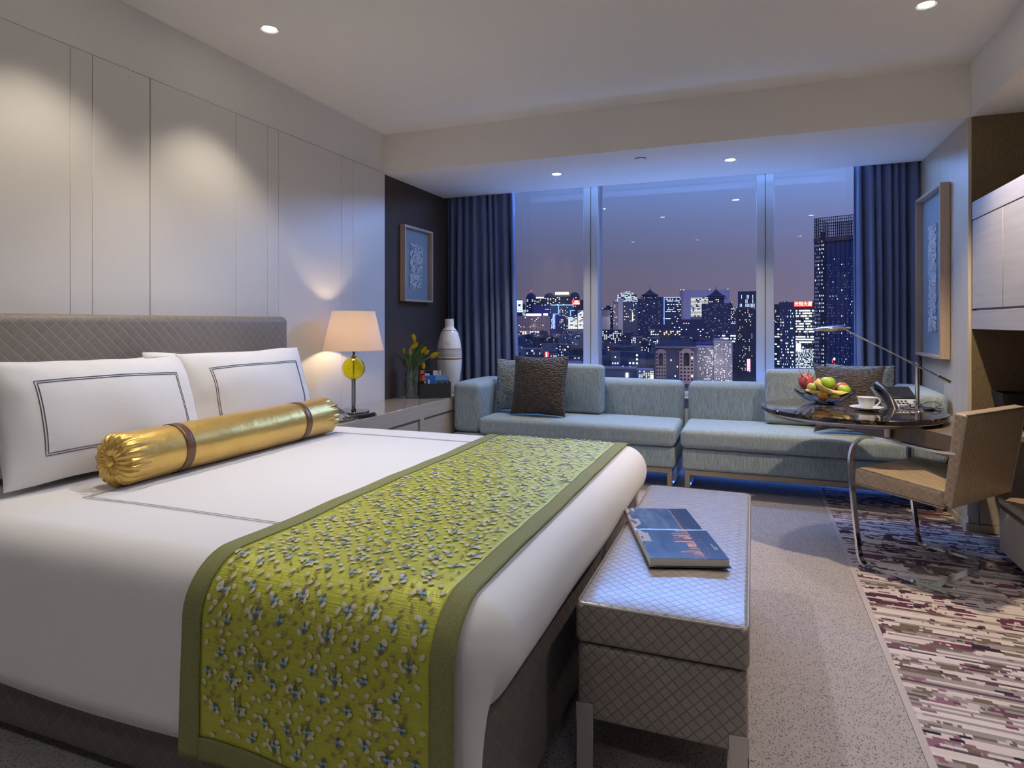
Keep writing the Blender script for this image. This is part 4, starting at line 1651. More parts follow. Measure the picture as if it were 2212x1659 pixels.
def desk_phone(name, label, loc, rotz, tilt, screen, size=1.0):
    t_ = thing(name, label, 'phone', loc, rotz)
    k = size

    def lp_(bm, lift=0.0):
        """wedge frame: x across, y towards the back, tilted by tilt"""
        bm.transform(Matrix.Translation((0, 0, lift)) @ Matrix.Rotation(tilt, 4, 'X') @ Matrix.Diagonal((k, k, k, 1)))
        return bm
    bodym = M['grey_plastic'] if screen else M['black_plastic']
    bm = bmesh.new(); box(bm, -.105, .105, -.10, .12, 0, .028, .008, 3)
    part('body', lp_(bm, .006), bodym, t_, local=True)
    bm = bmesh.new(); box(bm, -.07 * k, .07 * k, .03 * k, .085 * k, 0, math.sin(tilt) * .06 * k + .01, .003, 1)
    part('stand', bm, bodym, t_, local=True)
    kp = part('keypad_plate', lp_(B(-.028, .092, -.092, .012, .0283, .0305, .0008, 1), .006), M['silver_plastic'] if screen else M['grey_plastic'], t_, local=True)
    keym = M['black_plastic'] if screen else M['silver_plastic']
    for r in range(4):
        for c in range(3):
            x, y = -.012 + c * .020, -.058 + r * .0175
            part('key', lp_(B(x - .0065, x + .0065, y - .0048, y + .0048, .0306, .0334, .001, 1), .006), keym, kp, local=True)
    for c in range(4):
        x = -.016 + c * .017
        part('key', lp_(B(x - .0045, x + .0045, -.082, -.076, .0306, .033), .006), keym, kp, local=True)
    for r in range(3):
        part('key', lp_(B(.066, .076, -.05 + r * .018, -.043 + r * .018, .0306, .033), .006), keym, kp, local=True)
    if screen:
        sc_ = part('screen_bezel', lp_(B(-.03, .098, .018, .112, .0283, .034, .003, 2), .006), M['black_plastic'], t_, local=True)
        part('screen', lp_(B(-.022, .09, .030, .104, .0341, .0346), .006), plain('phone_display', (.02, .022, .028), .12), sc_, local=True)
        part('badge', lp_(B(-.01, .012, -.090, -.085, .0306, .0312), .006), plain('red_badge', (.35, .03, .05), .4), kp, local=True)
    # handset on its cradle, to the left
    bm = bmesh.new()
    pts = []
    for i in range(15):
        s = i / 14
        pts.append((-.072, -.095 + .205 * s, .044 + .030 * math.sin(s * PI)))
    rs = [.022 - .009 * math.sin(i / 14 * PI) for i in range(15)]
    tube(bm, pts, rs, 14, flat=1.0)
    part('handset', lp_(bm, .006), M['black_plastic'], t_, local=True, smooth=60)
    for y in (-.082, .097):
        bm = bmesh.new(); cyl(bm, (-.072, y, .026), (-.072, y, .046), .021, .018, n=18)
        part('handset_cup', lp_(bm, .006), M['black_plastic'], t_, local=True)
    return t_


desk_phone('desk_phone', 'grey desk phone with screen and silver keypad on the round table', (.768, 4.115, TZ), .32, .62, True, 1.05)
bph = desk_phone('bedside_phone', 'black bedside phone on the console before the yellow lamp', (-2.375, 3.215, CZ), 1.25, .30, False, .95)
bm = bmesh.new()
pts = []
for i in range(160):
    s = i / 159
    c_ = Vector((-2.30 + .06 * s, 3.20 + .26 * s, CZ + .013))
    a = s * 2 * PI * 26
    pts.append(c_ + Vector((math.cos(a) * .009, 0, math.sin(a) * .009)))
tube(bm, pts, .0024, 5)
part('coiled_cord', bm, M['black_plastic'], bph)
part('cord_end', tube(bmesh.new(), [(-2.278, 3.33, CZ + .0125), (-2.262, 3.41, CZ + .0125), (-2.258, 3.47, CZ + .0125)], [.012, .0125, .0115], 14), M['black_plastic'], bph)

# cup and saucer
CUX, CUY = .575, 3.865
sv = bmesh.new()
lathe(sv, [(0, .0), (.030, .0), (.033, .003), (.060, .008), (.082, .016), (.083, .018), (.081, .0185), (.058, .0115), (.034, .0075), (0, .007)], (CUX, CUY, TZ), 48)
single('saucer', sv, M['white_cer'], 'white porcelain saucer under the cup on the marble table', 'saucer', smooth=60)
cu_ = thing('coffee_cup', 'white porcelain coffee cup standing on its saucer', 'cup', (CUX, CUY, TZ + .0078))
bm = bmesh.new()
lathe(bm, [(0, .002), (.026, .0), (.027, .006), (.036, .020), (.041, .042), (.047, .060), (.048, .062), (.046, .0622), (.039, .042), (.033, .021), (.022, .008), (0, .007)],
      (CUX, CUY, TZ + .0078), 40)
part('bowl', bm, M['white_cer'], cu_, smooth=60)
bm = bmesh.new()
tube(bm, [Vector((CUX, CUY, TZ + .0078)) + AR * a + Vector((0, 0, z)) for a, z in ((.040, .050), (.055, .056), (.070, .050), (.073, .036), (.062, .022), (.048, .016), (.037, .018))], .0042, 8)
part('handle', bm, M['white_cer'], cu_, smooth=180)

# fruit bowl
FX, FY = .395, 4.13
fb = thing('fruit_bowl', 'scalloped clear glass fruit bowl on the marble table', 'bowl', (FX, FY, TZ))


def bowl(u, v):
    a = 2 * PI * u
    if v < .5:
        w = v * 2
    else:
        w = (1 - v) * 2
    r = .055 + .112 * w ** .85
    z = .006 + .060 * w ** 1.5
    sca = .06 * w * math.cos(a * 14)
    r *= 1 + sca * .5
    z += .006 * w * math.cos(a * 14)
    if v >= .5:
        z += .0035; r -= .0015
    return (FX + r * math.cos(a), FY + r * math.sin(a), TZ + z)


bm = bmesh.new(); grid(bm, bowl, 168, 24, cu=True)
ins = [v for v in bm.verts]
lathe(bm, [(0, .0015), (.05, .0015), (.055, .006)], (FX, FY, TZ), 168)
lathe(bm, [(0, .0095), (.0535, .0095)], (FX, FY, TZ), 168)
bmesh.ops.remove_doubles(bm, verts=bm.verts[:], dist=.0006)
bmesh.ops.recalc_face_normals(bm, faces=bm.faces[:])
part('glass', bm, M['glass'], fb, smooth=60)


def fruit_mat(name, c1, c2, rough=.35):
    t = NT(name)
    nz = t.noise(t.coords(), 30, 3)
    t.set(color=t.mix(nz, c1, c2), rough=rough, spec=.5)
    return t.m


FM = dict(green=fruit_mat('green_peel', (.30, .50, .03), (.42, .58, .07)), pear=fruit_mat('pear_skin', (.42, .47, .10), (.52, .52, .16)),
          red=fruit_mat('red_apple_skin', (.42, .05, .06), (.55, .20, .10)), orange=fruit_mat('orange_peel', (.75, .27, .02), (.80, .33, .04)),
          banana=fruit_mat('banana_skin', (.80, .60, .13), (.84, .68, .25)), grape=fruit_mat('grape_skin', (.16, .03, .05), (.28, .07, .08), .25),
          dragon=fruit_mat('dragon_fruit_skin', (.52, .05, .10), (.62, .13, .16)), scale=fruit_mat('dragon_fruit_scale', (.35, .42, .14), (.55, .55, .25)),
          stem=fruit_mat('stem', (.12, .08, .03), (.18, .12, .05)))


def fr(a, b, z):
    """position over the bowl: a along the picture, b away from the camera"""
    return (FX + CS * a - SN * b, FY + SN * a + CS * b, TZ + z)


def round_fruit(name, label, pos, r, mat, sc=(1, 1, .93), group=None, stem=True):
    t_ = thing(name, label, name.replace('_', ' ').split()[-1], (pos[0], pos[1], pos[2] - r * sc[2]), group=group)
    bm = bmesh.new(); sphere(bm, pos, r, 28, 18, sc)
    top_ = Vector(pos) + Vector((0, 0, r * sc[2]))
    for v in bm.verts:
        d = (v.co - top_); h = math.hypot(d.x, d.y)
        if d.z > -r * .5:
            v.co.z -= r * .16 * math.exp(-(h / (r * .28)) ** 2)
    part('flesh', bm, mat, t_, smooth=180)
    if stem:
        bm = bmesh.new(); tube(bm, [top_ + Vector((0, 0, -r * .18)), top_ + Vector((.002, .002, r * .02))], .0022, 6)
        part('stem', bm, FM['stem'], t_)
    return t_


round_fruit('green_orange', 'large smooth green citrus fruit on top of the fruit bowl', fr(.012, -.02, .118), .041, FM['green'])
round_fruit('green_orange', 'smaller green citrus fruit at the rim of the bowl beside the red apple', fr(.085, -.058, .079), .036, FM['green'])
round_fruit('red_apple', 'red apple behind the green citrus in the bowl', fr(.112, .015, .085), .038, FM['red'])
round_fruit('green_pear', 'yellow green pear at the bowl rim beside the banana', fr(-.088, -.035, .088), .030, FM['pear'], (.95, .95, 1.15))
round_fruit('green_pear', 'yellow green pear tucked between banana and green citrus', fr(-.040, .01, .100), .029, FM['pear'], (1, 1, 1.05))
round_fruit('orange', 'small orange low in the glass bowl in front', fr(-.050, -.090, .046), .028, FM['orange'], group='oranges low in the fruit bowl')
round_fruit('orange', 'small orange low in the glass bowl beside the bananas', fr(-.012, .035, .052), .030, FM['orange'])
round_fruit('orange', 'small orange low in the glass bowl under the red apple', fr(.055, .05, .050), .030, FM['orange'])


def banana(label, p0, p1, p2, p3, r):
    pts = []
    for i in range(15):
        t = i / 14
        pts.append(sum((Vector(p) * c for p, c in zip((p0, p1, p2, p3), ((1 - t) ** 3, 3 * (1 - t) ** 2 * t, 3 * (1 - t) * t * t, t ** 3))), Vector((0, 0, 0))))
    rs = [r * min(1, .35 + 2.2 * math.sin(PI * (.04 + .92 * i / 14)) ** .8 * .55) for i in range(15)]
    t_ = thing('banana', label, 'banana', tuple(pts[7] - Vector((0, 0, r))))
    bm = bmesh.new(); tube(bm, pts, rs, 7)
    part('peel', bm, FM['banana'], t_, smooth=60)
    bm = bmesh.new(); tube(bm, [pts[0], pts[0] + (pts[0] - pts[1]).normalized() * .012], [.006, .005], 7)
    part('stalk', bm, FM['stem'], t_)


banana('yellow banana curving over the front of the fruit bowl', fr(-.055, -.05, .142), fr(-.085, -.065, .09), fr(-.02, -.10, .060), fr(.085, -.105, .062), .0165)
banana('yellow banana lying low behind the front one', fr(-.125, -.035, .075), fr(-.06, -.075, .058), fr(.0, -.085, .042), fr(.06, -.088, .045), .0155)
# dragon fruit
df_ = thing('dragon_fruit', 'pink dragon fruit with leafy scales at the back of the bowl', 'fruit', fr(-.088, .035, .062))
bm = bmesh.new(); sphere(bm, fr(-.088, .035, .118), .043, 28, 18, (1, 1, 1.2), Matrix.Rotation(-.35, 3, 'Y'))
part('flesh', bm, FM['dragon'], df_, smooth=180)
rr = random.Random(3)
for k in range(26):
    z = -.8 + 1.75 * k / 25
    a = k * 2.4
    rad = .043 * math.sqrt(max(.05, 1 - z * z))
    c_ = Vector(fr(-.088, .035, .118)) + Vector((math.cos(a) * rad, math.sin(a) * rad, z * .050))
    d = Vector((math.cos(a) * .6, math.sin(a) * .6, .5 + z)).normalized()
    L = .022 if z < .7 else .045
    bm = bmesh.new(); tube(bm, [c_ - d * .004, c_ + d * L * .5, c_ + d * L + Vector((0, 0, .004))], [.0095, .007, .0012], 6, flat=.35)
    part('scale', bm, FM['scale'] if (z > .55 or k % 3 == 0) else FM['dragon'], df_)
gp = thing('grape_bunch', 'bunch of dark red grapes at the back of the fruit bowl', 'grapes', fr(.02, .045, .075))
for k in range(30):
    a, b, z = rr.uniform(-.035, .085), rr.uniform(.025, .09), rr.uniform(.085, .142)
    bm = bmesh.new(); sphere(bm, fr(a, b, z - abs(a - .02) * .35), rr.uniform(.0115, .014), 12, 8)
    part('grape', bm, FM['grape'], gp, smooth=180)
bm = bmesh.new(); tube(bm, [fr(.0, .05, .135), fr(-.012, .055, .155), fr(-.03, .06, .168)], [.003, .003, .002], 6)
part('stalk', bm, FM['stem'], gp)

# ================================================================== things on the console
# glass vase with tulips
VX, VY = -2.535, 4.42
gv = thing('glass_vase', 'clear glass cylinder vase with water on the console', 'vase', (VX, VY, CZ))
VR, VH = .058, .305
bm = bmesh.new(); lathe(bm, [(0, .001), (VR, .001), (VR, VH), (VR - .004, VH), (VR - .004, .014), (0, .014)], (VX, VY, CZ), 40)
part('cylinder', bm, M['glass'], gv, smooth=35)
bm = bmesh.new(); lathe(bm, [(0, .0145), (VR - .0045, .0145), (VR - .0045, .215), (0, .215)], (VX, VY, CZ), 40)
part('water', bm, M['water'], gv, smooth=35)
MS = plain('tulip_stem', (.22, .36, .10), .5, 0, 60, .15)
ML = plain('tulip_leaf', (.17, .31, .09), .45, 0, 30, .2)
MP = plain('tulip_petal', (.92, .68, .02), .45, 0, 40, .12)


def vz(a, b, z):
    return Vector((VX + CS * a - SN * b, VY + SN * a + CS * b, CZ + z))


def tulip(label, foot, mid, head, dirn, size, leaf_=None, group=None):
    t_ = thing('tulip', label, 'tulip', tuple(foot), group=group)
    bm = bmesh.new()
    pts = []
    for i in range(11):
        s = i / 10
        pts.append(foot * (1 - s) ** 2 + mid * 2 * s * (1 - s) + head * s * s)
    tube(bm, pts, .0032, 7)
    part('stem', bm, MS, t_, smooth=180)
    d = dirn.normalized()
    n_, b_ = frame_of(d)
    bl_ = bmesh.new()
    for k in range(6):
        a0 = 2 * PI * k / 6 + (.3 if k % 2 else 0)
        rad = size * (.40 if k % 2 else .34)

        def pet(u, v, a0=a0, rad=rad):
            w = (u - .5) * 1.25 * math.sin(PI * min(.97, v * .9 + .08)) ** .7
            rr_ = rad * math.sin(PI * (.06 + .80 * v)) ** .6
            p = head + d * (size * 1.55 * v) + (n_ * math.cos(a0 + w) + b_ * math.sin(a0 + w)) * rr_
            return p
        grid(bl_, pet, 6, 8)
    bmesh.ops.solidify(bl_, geom=bl_.faces[:], thickness=.0008)
    part('bloom', bl_, MP, t_, smooth=180)
    if leaf_:
        for (l0, l1, l2, wd) in leaf_:
            lf = bmesh.new()

            def lfn(u, v):
                p = l0 * (1 - v) ** 2 + l1 * 2 * v * (1 - v) + l2 * v * v
                tg = ((l1 - l0) * (1 - v) + (l2 - l1) * v).normalized()
                sd = tg.cross(Vector((SN, -CS, 0))).normalized()
                w = wd * math.sin(PI * (.12 + .88 * v) ** .8) * (1 - v * .1)
                return p + sd * (u - .5) * w + Vector((SN, -CS, 0)) * (-.25 * wd * (abs(u - .5) * 2) ** 2)
            grid(lf, lfn, 6, 14)
            bmesh.ops.solidify(lf, geom=lf.faces[:], thickness=.001)
            part('leaf', lf, ML, t_, smooth=180)


tulip('yellow tulip standing highest in the vase', vz(-.02, .0, .10), vz(.0, .0, .33), vz(.032, -.01, .435), Vector((-.25, 0, 1)), 0.047,
      [(vz(.0, -.01, .20), vz(.045, -.03, .40), vz(.135, -.02, .455), .058)])
tulip('yellow tulip just below the highest one', vz(-.03, .01, .11), vz(.0, -.02, .33), vz(.002, -.02, .39), Vector((.9, 0, .65)), 0.049)
tulip('yellow tulip low over the vase rim, on the dark wall side', vz(.01, -.01, .09), vz(-.03, -.01, .30), vz(-.052, -.01, .345), Vector((-.1, 0, 1)), 0.034,
      [(vz(-.02, 0, .22), vz(-.05, -.02, .30), vz(-.125, -.03, .375), .036)])
tulip('yellow tulip in the middle of the bunch above the vase rim', vz(.02, .01, .10), vz(.0, -.02, .30), vz(-.003, -.03, .343), Vector((.05, 0, 1)), 0.035,
      [(vz(-.01, .01, .25), vz(-.035, -.02, .32), vz(-.045, -.02, .385), .034)])
tulip('yellow tulip leaning towards the white vase, upper of the two together', vz(-.02, .02, .10), vz(.03, .0, .30), vz(.085, -.01, .352), Vector((.75, 0, .9)), 0.044)
tulip('yellow tulip leaning towards the white vase, lower of the two together', vz(-.01, -.02, .09), vz(.03, -.01, .29), vz(.112, -.02, .34), Vector((.6, 0, .6)), 0.035,
      [(vz(.02, -.02, .25), vz(.07, -.04, .33), vz(.15, -.03, .352), .045)])
tulip('yellow tulip stretching farthest out in front of the white vase', vz(-.03, .0, .08), vz(.05, -.03, .30), vz(.158, -.05, .325), Vector((.9, 0, .38)), 0.052,
      [(vz(.03, -.02, .245), vz(.09, -.05, .30), vz(.155, -.05, .318), .04)])
tulip('yellow tulip hanging low behind the booklets', vz(.0, .02, .10), vz(.06, .03, .34), vz(.095, .02, .285), Vector((.05, 0, -1)), 0.039)

# tall ceramic vase
cv = thing('ceramic_vase', 'tall white ceramic bottle vase with brown and grey rings by the curtain', 'vase', (-2.42, 4.87, CZ))
KX, KY = -2.42, 4.87
prof_v = [(0, 0), (.062, 0), (.070, .01), (.088, .10), (.103, .20), (.1085, .28), (.106, .36), (.096, .43), (.078, .50), (.060, .535), (.044, .552), (.0385, .565),
          (.0385, .628), (.036, .628), (.035, .57), (0, .565)]
bm = bmesh.new(); lathe(bm, prof_v, (KX, KY, CZ), 56)
part('body', bm, M['white_cer'], cv, smooth=60)


def vr(z):
    for (r0, z0), (r1, z1) in zip(prof_v[1:-4], prof_v[2:-3]):
        if z0 <= z <= z1 and z1 > z0:
            return r0 + (r1 - r0) * (z - z0) / (z1 - z0)
    return .1


MB_ = plain('brown_glaze', (.22, .12, .06), .3)
MG_ = plain('grey_glaze', (.16, .15, .16), .3)
for z, w, mt in ((.372, .008, MB_), (.290, .012, MB_), (.527, .006, MB_), (.360, .0034, MG_), (.350, .0034, MG_), (.340, .0034, MG_), (.330, .0034, MG_), (.320, .0034, MG_), (.310, .0034, MG_)):
    bm = bmesh.new()
    lathe(bm, [(vr(z - w / 2) + .0008, z - w / 2), (vr(z + w / 2) + .0008, z + w / 2), (vr(z + w / 2) - .002, z + w / 2), (vr(z - w / 2) - .002, z - w / 2)], (KX, KY, CZ), 56, True)
    part('ring', bm, mt, cv, smooth=30)
# faint embossed seal
bm = bmesh.new()
aa = math.atan2(-CS * .9, SN)
for i in range(3):
    for j in range(2):
        a = aa - .16 + j * .16 + (.03 if i % 2 else 0); z = .415 + i * .014
        p = Vector((KX + vr(z) * math.cos(a), KY + vr(z) * math.sin(a), CZ + z))
        sphere(bm, p, .006, 8, 6, (1, 1, .7))
part('embossed_seal', bm, M['white_cer'], cv, smooth=180)

# black holder with booklets
hx, hy, hrot = -2.362, 4.492, .62
ho = thing('booklet_holder', 'black leather booklet holder on the console beside the tulips', 'holder', (hx, hy, CZ), hrot)
bm = bmesh.new()
w_, d_, h_ = .122, .055, .125
for (a, b, c, d, z0, z1) in ((-w_, w_, -d_, -d_ + .005, 0, h_ - .01), (-w_, w_, d_ - .005, d_, 0, h_ + .012), (-w_, -w_ + .005, -d_ + .005, d_ - .005, 0, h_), (w_ - .005, w_, -d_ + .005, d_ - .005, 0, h_),
                             (-w_ + .005, w_ - .005, -d_ + .005, d_ - .005, 0, .005)):
    box(bm, a, b, c, d, z0, z1, .001, 1)
part('shell', bm, plain('charcoal_leather', (.022, .024, .028), .5, 0, 300, .1, .2), ho, local=True)
part('lip', B(-w_ + .001, w_ - .001, -d_ - .0012, -d_ + .001, h_ - .016, h_ - .0135), M['black_plastic'], ho, local=True)


def booklet(label, x0, x1, y, z0, z1, th, lean, fn, nx=14, nz=18, spine=None):
    t_ = thing('booklet', label, 'booklet', (hx, hy, CZ + z0), hrot)
    R_ = Matrix.Translation((0, y, 0)) @ Matrix.Rotation(-lean, 4, 'X')
    bm = B(x0, x1, 0, th, 0, z1 - z0); bm.transform(R_)
    part('pages', bm, M['paper'], t_, local=True)
    bm = bmesh.new()
    grid(bm, lambda u, v: (x0 + (x1 - x0) * u, -.0006, (z1 - z0) * v), nx, nz)
    bmesh.ops.recalc_face_normals(bm, faces=bm.faces[:])
    for f in bm.faces:
        if f.normal.y > 0:
            f.normal_flip()
    pts = {}
    bm.transform(R_)
    o = part('cover', bm, M['print'], t_, local=True, smooth=0)
    Ri = R_.inverted()

    def f2(co):
        l = Ri @ co
        return fn((l.x - x0) / (x1 - x0), l.z / (z1 - z0))
    print_faces(o, f2)
    return t_


rp_ = random.Random(17)


def cov_dark(u, v):
    if v < .60: return srgb(30, 22, 24)
    n_ = noise.noise(Vector((u * 6, v * 9, 4)))
    if u < .30: return srgb(214, 120, 70) if n_ > -.15 else srgb(120, 40, 36)
    if .38 < u < .8 and .68 < v < .9: return srgb(220, 220, 226) if n_ > -.1 else srgb(60, 62, 74)
    return srgb(36, 34, 46) if n_ < .2 else srgb(70, 80, 110)


def cov_white(u, v):
    if u > .96 or v > .985: return srgb(40, 42, 50)
    return srgb(205, 208, 218)


def cov_blue(u, v):
    if u < .14: return srgb(190, 52, 48) if int(v * 18) % 3 else srgb(225, 150, 140)
    n_ = noise.noise(Vector((u * 5, v * 5, 8)))
    if .36 < u < .52 and .40 < v < .80: return srgb(220, 226, 190)
    if .66 < u < .86 and v < .58 and n_ > -.3: return srgb(222, 140, 70)
    if v < .36: return srgb(150, 60, 80) if n_ > .1 else srgb(34, 24, 44)
    return srgb(30, 96, 190) if v > .6 else srgb(44, 70, 150)


def cov_city(u, v):
    n_ = noise.noise(Vector((u * 9, v * 7, 2)))
    if v > .78: return srgb(100, 150, 205)
    if v > .66: return srgb(70, 100, 140)
    if v < .34 and n_ > .18: return srgb(225, 226, 230)
    return srgb(150, 130, 112) if n_ > .12 else (srgb(60, 56, 58) if n_ > -.2 else srgb(30, 30, 36))


booklet('thick dark booklet with a red and white cover at the back of the holder', -.112, -.012, .008, .006, .215, .022, .05, cov_dark)
b2 = booklet('white booklet with sideways lettering behind the city one', -.008, .062, .012, .006, .212, .010, .06, cov_white)
tbm = text_bm('BUSI', .030)
tbm.transform(Matrix.Translation((0, .012, 0)) @ Matrix.Rotation(-.06, 4, 'X') @ Matrix.Translation((.036, -.0012, .178)) @ Matrix.Rotation(PI / 2, 4, 'X') @ Matrix.Rotation(PI / 2, 4, 'Z'))
part('lettering', tbm, M['black_plastic'], b2, local=True, smooth=0)
booklet('blue booklet with a red spine and night city photo at the front of the holder', -.088, .002, -.030, .006, .178, .010, .03, cov_blue, 20, 26)
booklet('booklet with a grey aerial city photo at the front of the holder', .004, .106, -.030, .006, .180, .010, .03, cov_city, 20, 26)
# ================================================================== the city at dusk
GZ = 46.0                                     # the street lies this far below the room floor


def body_mat(name, c, rough=.7):
    return plain(name, c, rough, 0, .4, .10)


CM = dict(navy=body_mat('navy_facade', (.13, .145, .25)), dark=body_mat('dark_facade', (.085, .085, .14)), grey=body_mat('grey_facade', (.34, .33, .37)),
          pink=body_mat('pink_stone_facade', (.62, .45, .46)), pale=body_mat('pale_stone_facade', (.78, .69, .69)), lilac=body_mat('lilac_facade', (.68, .62, .85)),
          brown=body_mat('brick_facade', (.30, .19, .19)), bluelit=body_mat('blue_facade', (.09, .10, .42)), roof=body_mat('slate_roof', (.07, .085, .16)),
          glassb=body_mat('blue_curtain_glass', (.13, .17, .36), .35), white=body_mat('white_tile_facade', (.80, .75, .77)))
EM = dict(cool=emit('cool_window_light', (.80, .95, 1.0), 1.9, False), warm=emit('warm_window_light', (1.0, .82, .55), 1.7, False), dim=emit('dim_window_light', (.55, .62, .85), .28, False),
          blue=emit('blue_neon', (.22, .42, 1.0), 2.4, False), red=emit('red_sign_light', (1.0, .06, .08), 2.2, False), yellow=emit('yellow_sign_light', (1.0, .92, .50), 2.6, False),
          white=emit('white_sign_light', (1.0, 1.0, 1.0), 3.2, False), pinkn=emit('pink_neon', (1.0, .25, .45), 2.0, False), street=emit('street_light', (1.0, .62, .22), 4.0, False),
          black=body_mat('unlit_window', (.015, .018, .03), .2))


TAKEN = []


def free_spot(u, d, r):
    rx, ry = ray(u)
    return all(math.hypot(rx * d - x, ry * d - y) > r + q for x, y, q in TAKEN)


class Bld:
    def __init__(s, label, u0, u1, vtop, d, depth=None, mat='navy', yaw=0.0, name='building', group=None, vbase=None):
        uc_ = (u0 + u1) / 2
        rx, ry = ray(uc_)
        s.x, s.y, s.d = rx * d, ry * d, d
        ct = 1 / math.hypot(1, (uc_ - 1106) / FPX)
        s.w = (u1 - u0) / FPX * d * ct
        s.dep = depth or s.w * .7
        s.zt = CH + (697 - vtop) / FPX * d
        s.h = s.zt + GZ
        s.vtop = vtop
        s.root = thing(name, label, 'building', (s.x, s.y, -GZ), math.atan2(-s.x, s.y) + yaw, group)
        s.mat = CM[mat]
        TAKEN.append((s.x, s.y, math.hypot(s.w, s.dep) / 2))
        s.lit = {}

    def z(s, v):
        return CH + (697 - v) / FPX * s.d + GZ

    def body(s, x0=None, x1=None, h=None, y0=None, y1=None, mat=None, z0=0, name='body'):
        w = s.w / 2
        return part(name, B(-w if x0 is None else x0, w if x1 is None else x1, -s.dep / 2 if y0 is None else y0, s.dep / 2 if y1 is None else y1, z0, s.h if h is None else h),
                    CM[mat] if mat else s.mat, s.root, local=True, smooth=0)

    def quad(s, key, face, a0, a1, z0, z1, off=.12):
        """face: 'f' front, 'l' left side, 'r' right side; a along the face"""
        bm = s.lit.setdefault(key, bmesh.new())
        f, base = face if isinstance(face, tuple) else (face, None)
        if f == 'f':
            y = (-s.dep / 2 if base is None else base) - off
            c = [(a0, y, z0), (a1, y, z0), (a1, y, z1), (a0, y, z1)]
        else:
            sg = -1 if f == 'l' else 1
            x = (sg * s.w / 2 if base is None else base) + sg * off
            c = [(x, a0, z0), (x, a1, z0), (x, a1, z1), (x, a0, z1)]
        bm.faces.new([bm.verts.new(p) for p in c])

    def wins(s, face, a0, a1, z0, z1, nx, ny, p, cool=.7, fx=.55, fz=.5, dark=None, rowp=None, seed=0, dim=0.0, keys=('cool', 'warm')):
        r = random.Random(seed + int(s.x) * 7 + int(s.vtop))
        for j in range(ny):
            rowlit = 1.0
            if rowp is not None:
                rowlit = 1.0 if r.random() < rowp else .12
            for i in range(nx):
                ca = a0 + (a1 - a0) * (i + .5) / nx; cz = z0 + (z1 - z0) * (j + .5) / ny
                da = (a1 - a0) / nx * fx / 2; dz = (z1 - z0) / ny * fz / 2
                q = r.random()
                if q < p * rowlit:
                    s.quad(keys[0] if r.random() < cool else keys[1], face, ca - da, ca + da, cz - dz, cz + dz)
                elif dim and r.random() < dim:
                    s.quad('dim', face, ca - da, ca + da, cz - dz, cz + dz)
                elif dark:
                    s.quad('black', face, ca - da, ca + da, cz - dz, cz + dz)
        return s

    def flood(s, dist, e, color=(1.0, .86, .84), z=None, x=0.0):
        """floodlight added in the air before the facade to brighten it; e is the irradiance it gives"""
        d = bpy.data.lights.new('facade_fill', 'POINT')
        d.energy = e * 4 * PI * dist * dist; d.color = color; d.shadow_soft_size = 1.0
        o = bpy.data.objects.new('facade_fill', d)
        COL.objects.link(o)
        o.parent = s.root
        o.location = (x, -s.dep / 2 - dist, s.h * .5 if z is None else z)
        return s

    def done(s):
        nm = dict(cool='lit_windows', warm='lit_windows', dim='dim_windows', black='dark_windows', blue='neon_outline', red='red_sign', yellow='sign', white='sign', pinkn='neon_sign', street='lamps')
        for k, bm in s.lit.items():
            part(nm[k], bm, EM[k], s.root, local=True, smooth=0, kind='stuff' if len(bm.faces) > 3 else None)
        return s


def hw(b): return b.w / 2


# ground of the city
single('city_ground', B(-5500, 5500, 200, 9000, -GZ - 2, -GZ), plain('dark_ground', (.035, .036, .055), .9, 0, .02, .3), 'dark ground of the city far below the window', 'ground', smooth=0)

# --- left pane --------------------------------------------------------------------------------
b = Bld('broad pink hotel slab with a white lit sign on its roof', 1119, 1187, 683, 2300, 40, 'pink'); b.body()
b.wins('f', -hw(b) * .97, hw(b) * .62, b.z(714), b.z(685), 16, 9, .08, .5, .55, .5, True)
b.wins('f', hw(b) * .66, hw(b) * .97, b.z(713), b.z(685), 6, 13, .0, .5, .5, .5, True)
for a in range(11):
    x = -hw(b) + hw(b) * 2 * (.27 + .043 * a)
    b.quad('white', 'f', x, x + hw(b) * .075, b.h + 1, b.h + 9)
for a in range(4):
    x = -hw(b) + hw(b) * 2 * (.80 + .038 * a)
    b.quad('white', 'f', x, x + hw(b) * .06, b.h + 2, b.h + 10)
b.wins('f', -hw(b) * .9, hw(b) * .5, b.z(723), b.z(715), 9, 2, .75, .5, .7, .7); b.done()
b.flood(110, .45)
b = Bld('dark tower outlined in bright blue neon', 1190, 1240, 659, 2350, 50, 'navy'); b.body()
b.body(-hw(b) * .98, -hw(b) * .35, b.z(678), -b.dep / 2 - 6, 0, 'bluelit', 0, 'wing')
zt_ = b.h
for (a0, a1, v0, v1) in ((-1, .92, 660, 658.6), (-.36, -.30, 679, 660), (-.80, -.32, 679, 678), (-.80, -.75, 709, 679), (-.68, -.63, 709, 679), (-.80, -.63, 709.5, 708.5), (.88, .94, 664, 660), (.66, 1.05, 671.5, 670.5), (.66, .71, 683, 671)):
    b.quad('blue', 'f', a0 * hw(b), a1 * hw(b), b.z(v0), b.z(v1), 7)
b.wins('f', -.28 * hw(b), .45 * hw(b), b.z(712), b.z(663), 6, 15, .32, .6, .5, .45)
b.wins(('f', -b.dep / 2 - 6), -.98 * hw(b), -.66 * hw(b), b.z(711), b.z(681), 4, 11, .5, .8, .7, .4); b.done()
b = Bld('stepped white building with nearly every floor lit, beside the neon tower', 1227, 1264, 683, 2200, 40, 'white'); b.body(-hw(b), hw(b) * .1, b.z(684)); b.body(hw(b) * .12, hw(b), b.z(670), name='tower')
b.wins('f', -hw(b) * .97, hw(b) * .08, b.z(711), b.z(685), 4, 10, .85, .75, .9, .62)
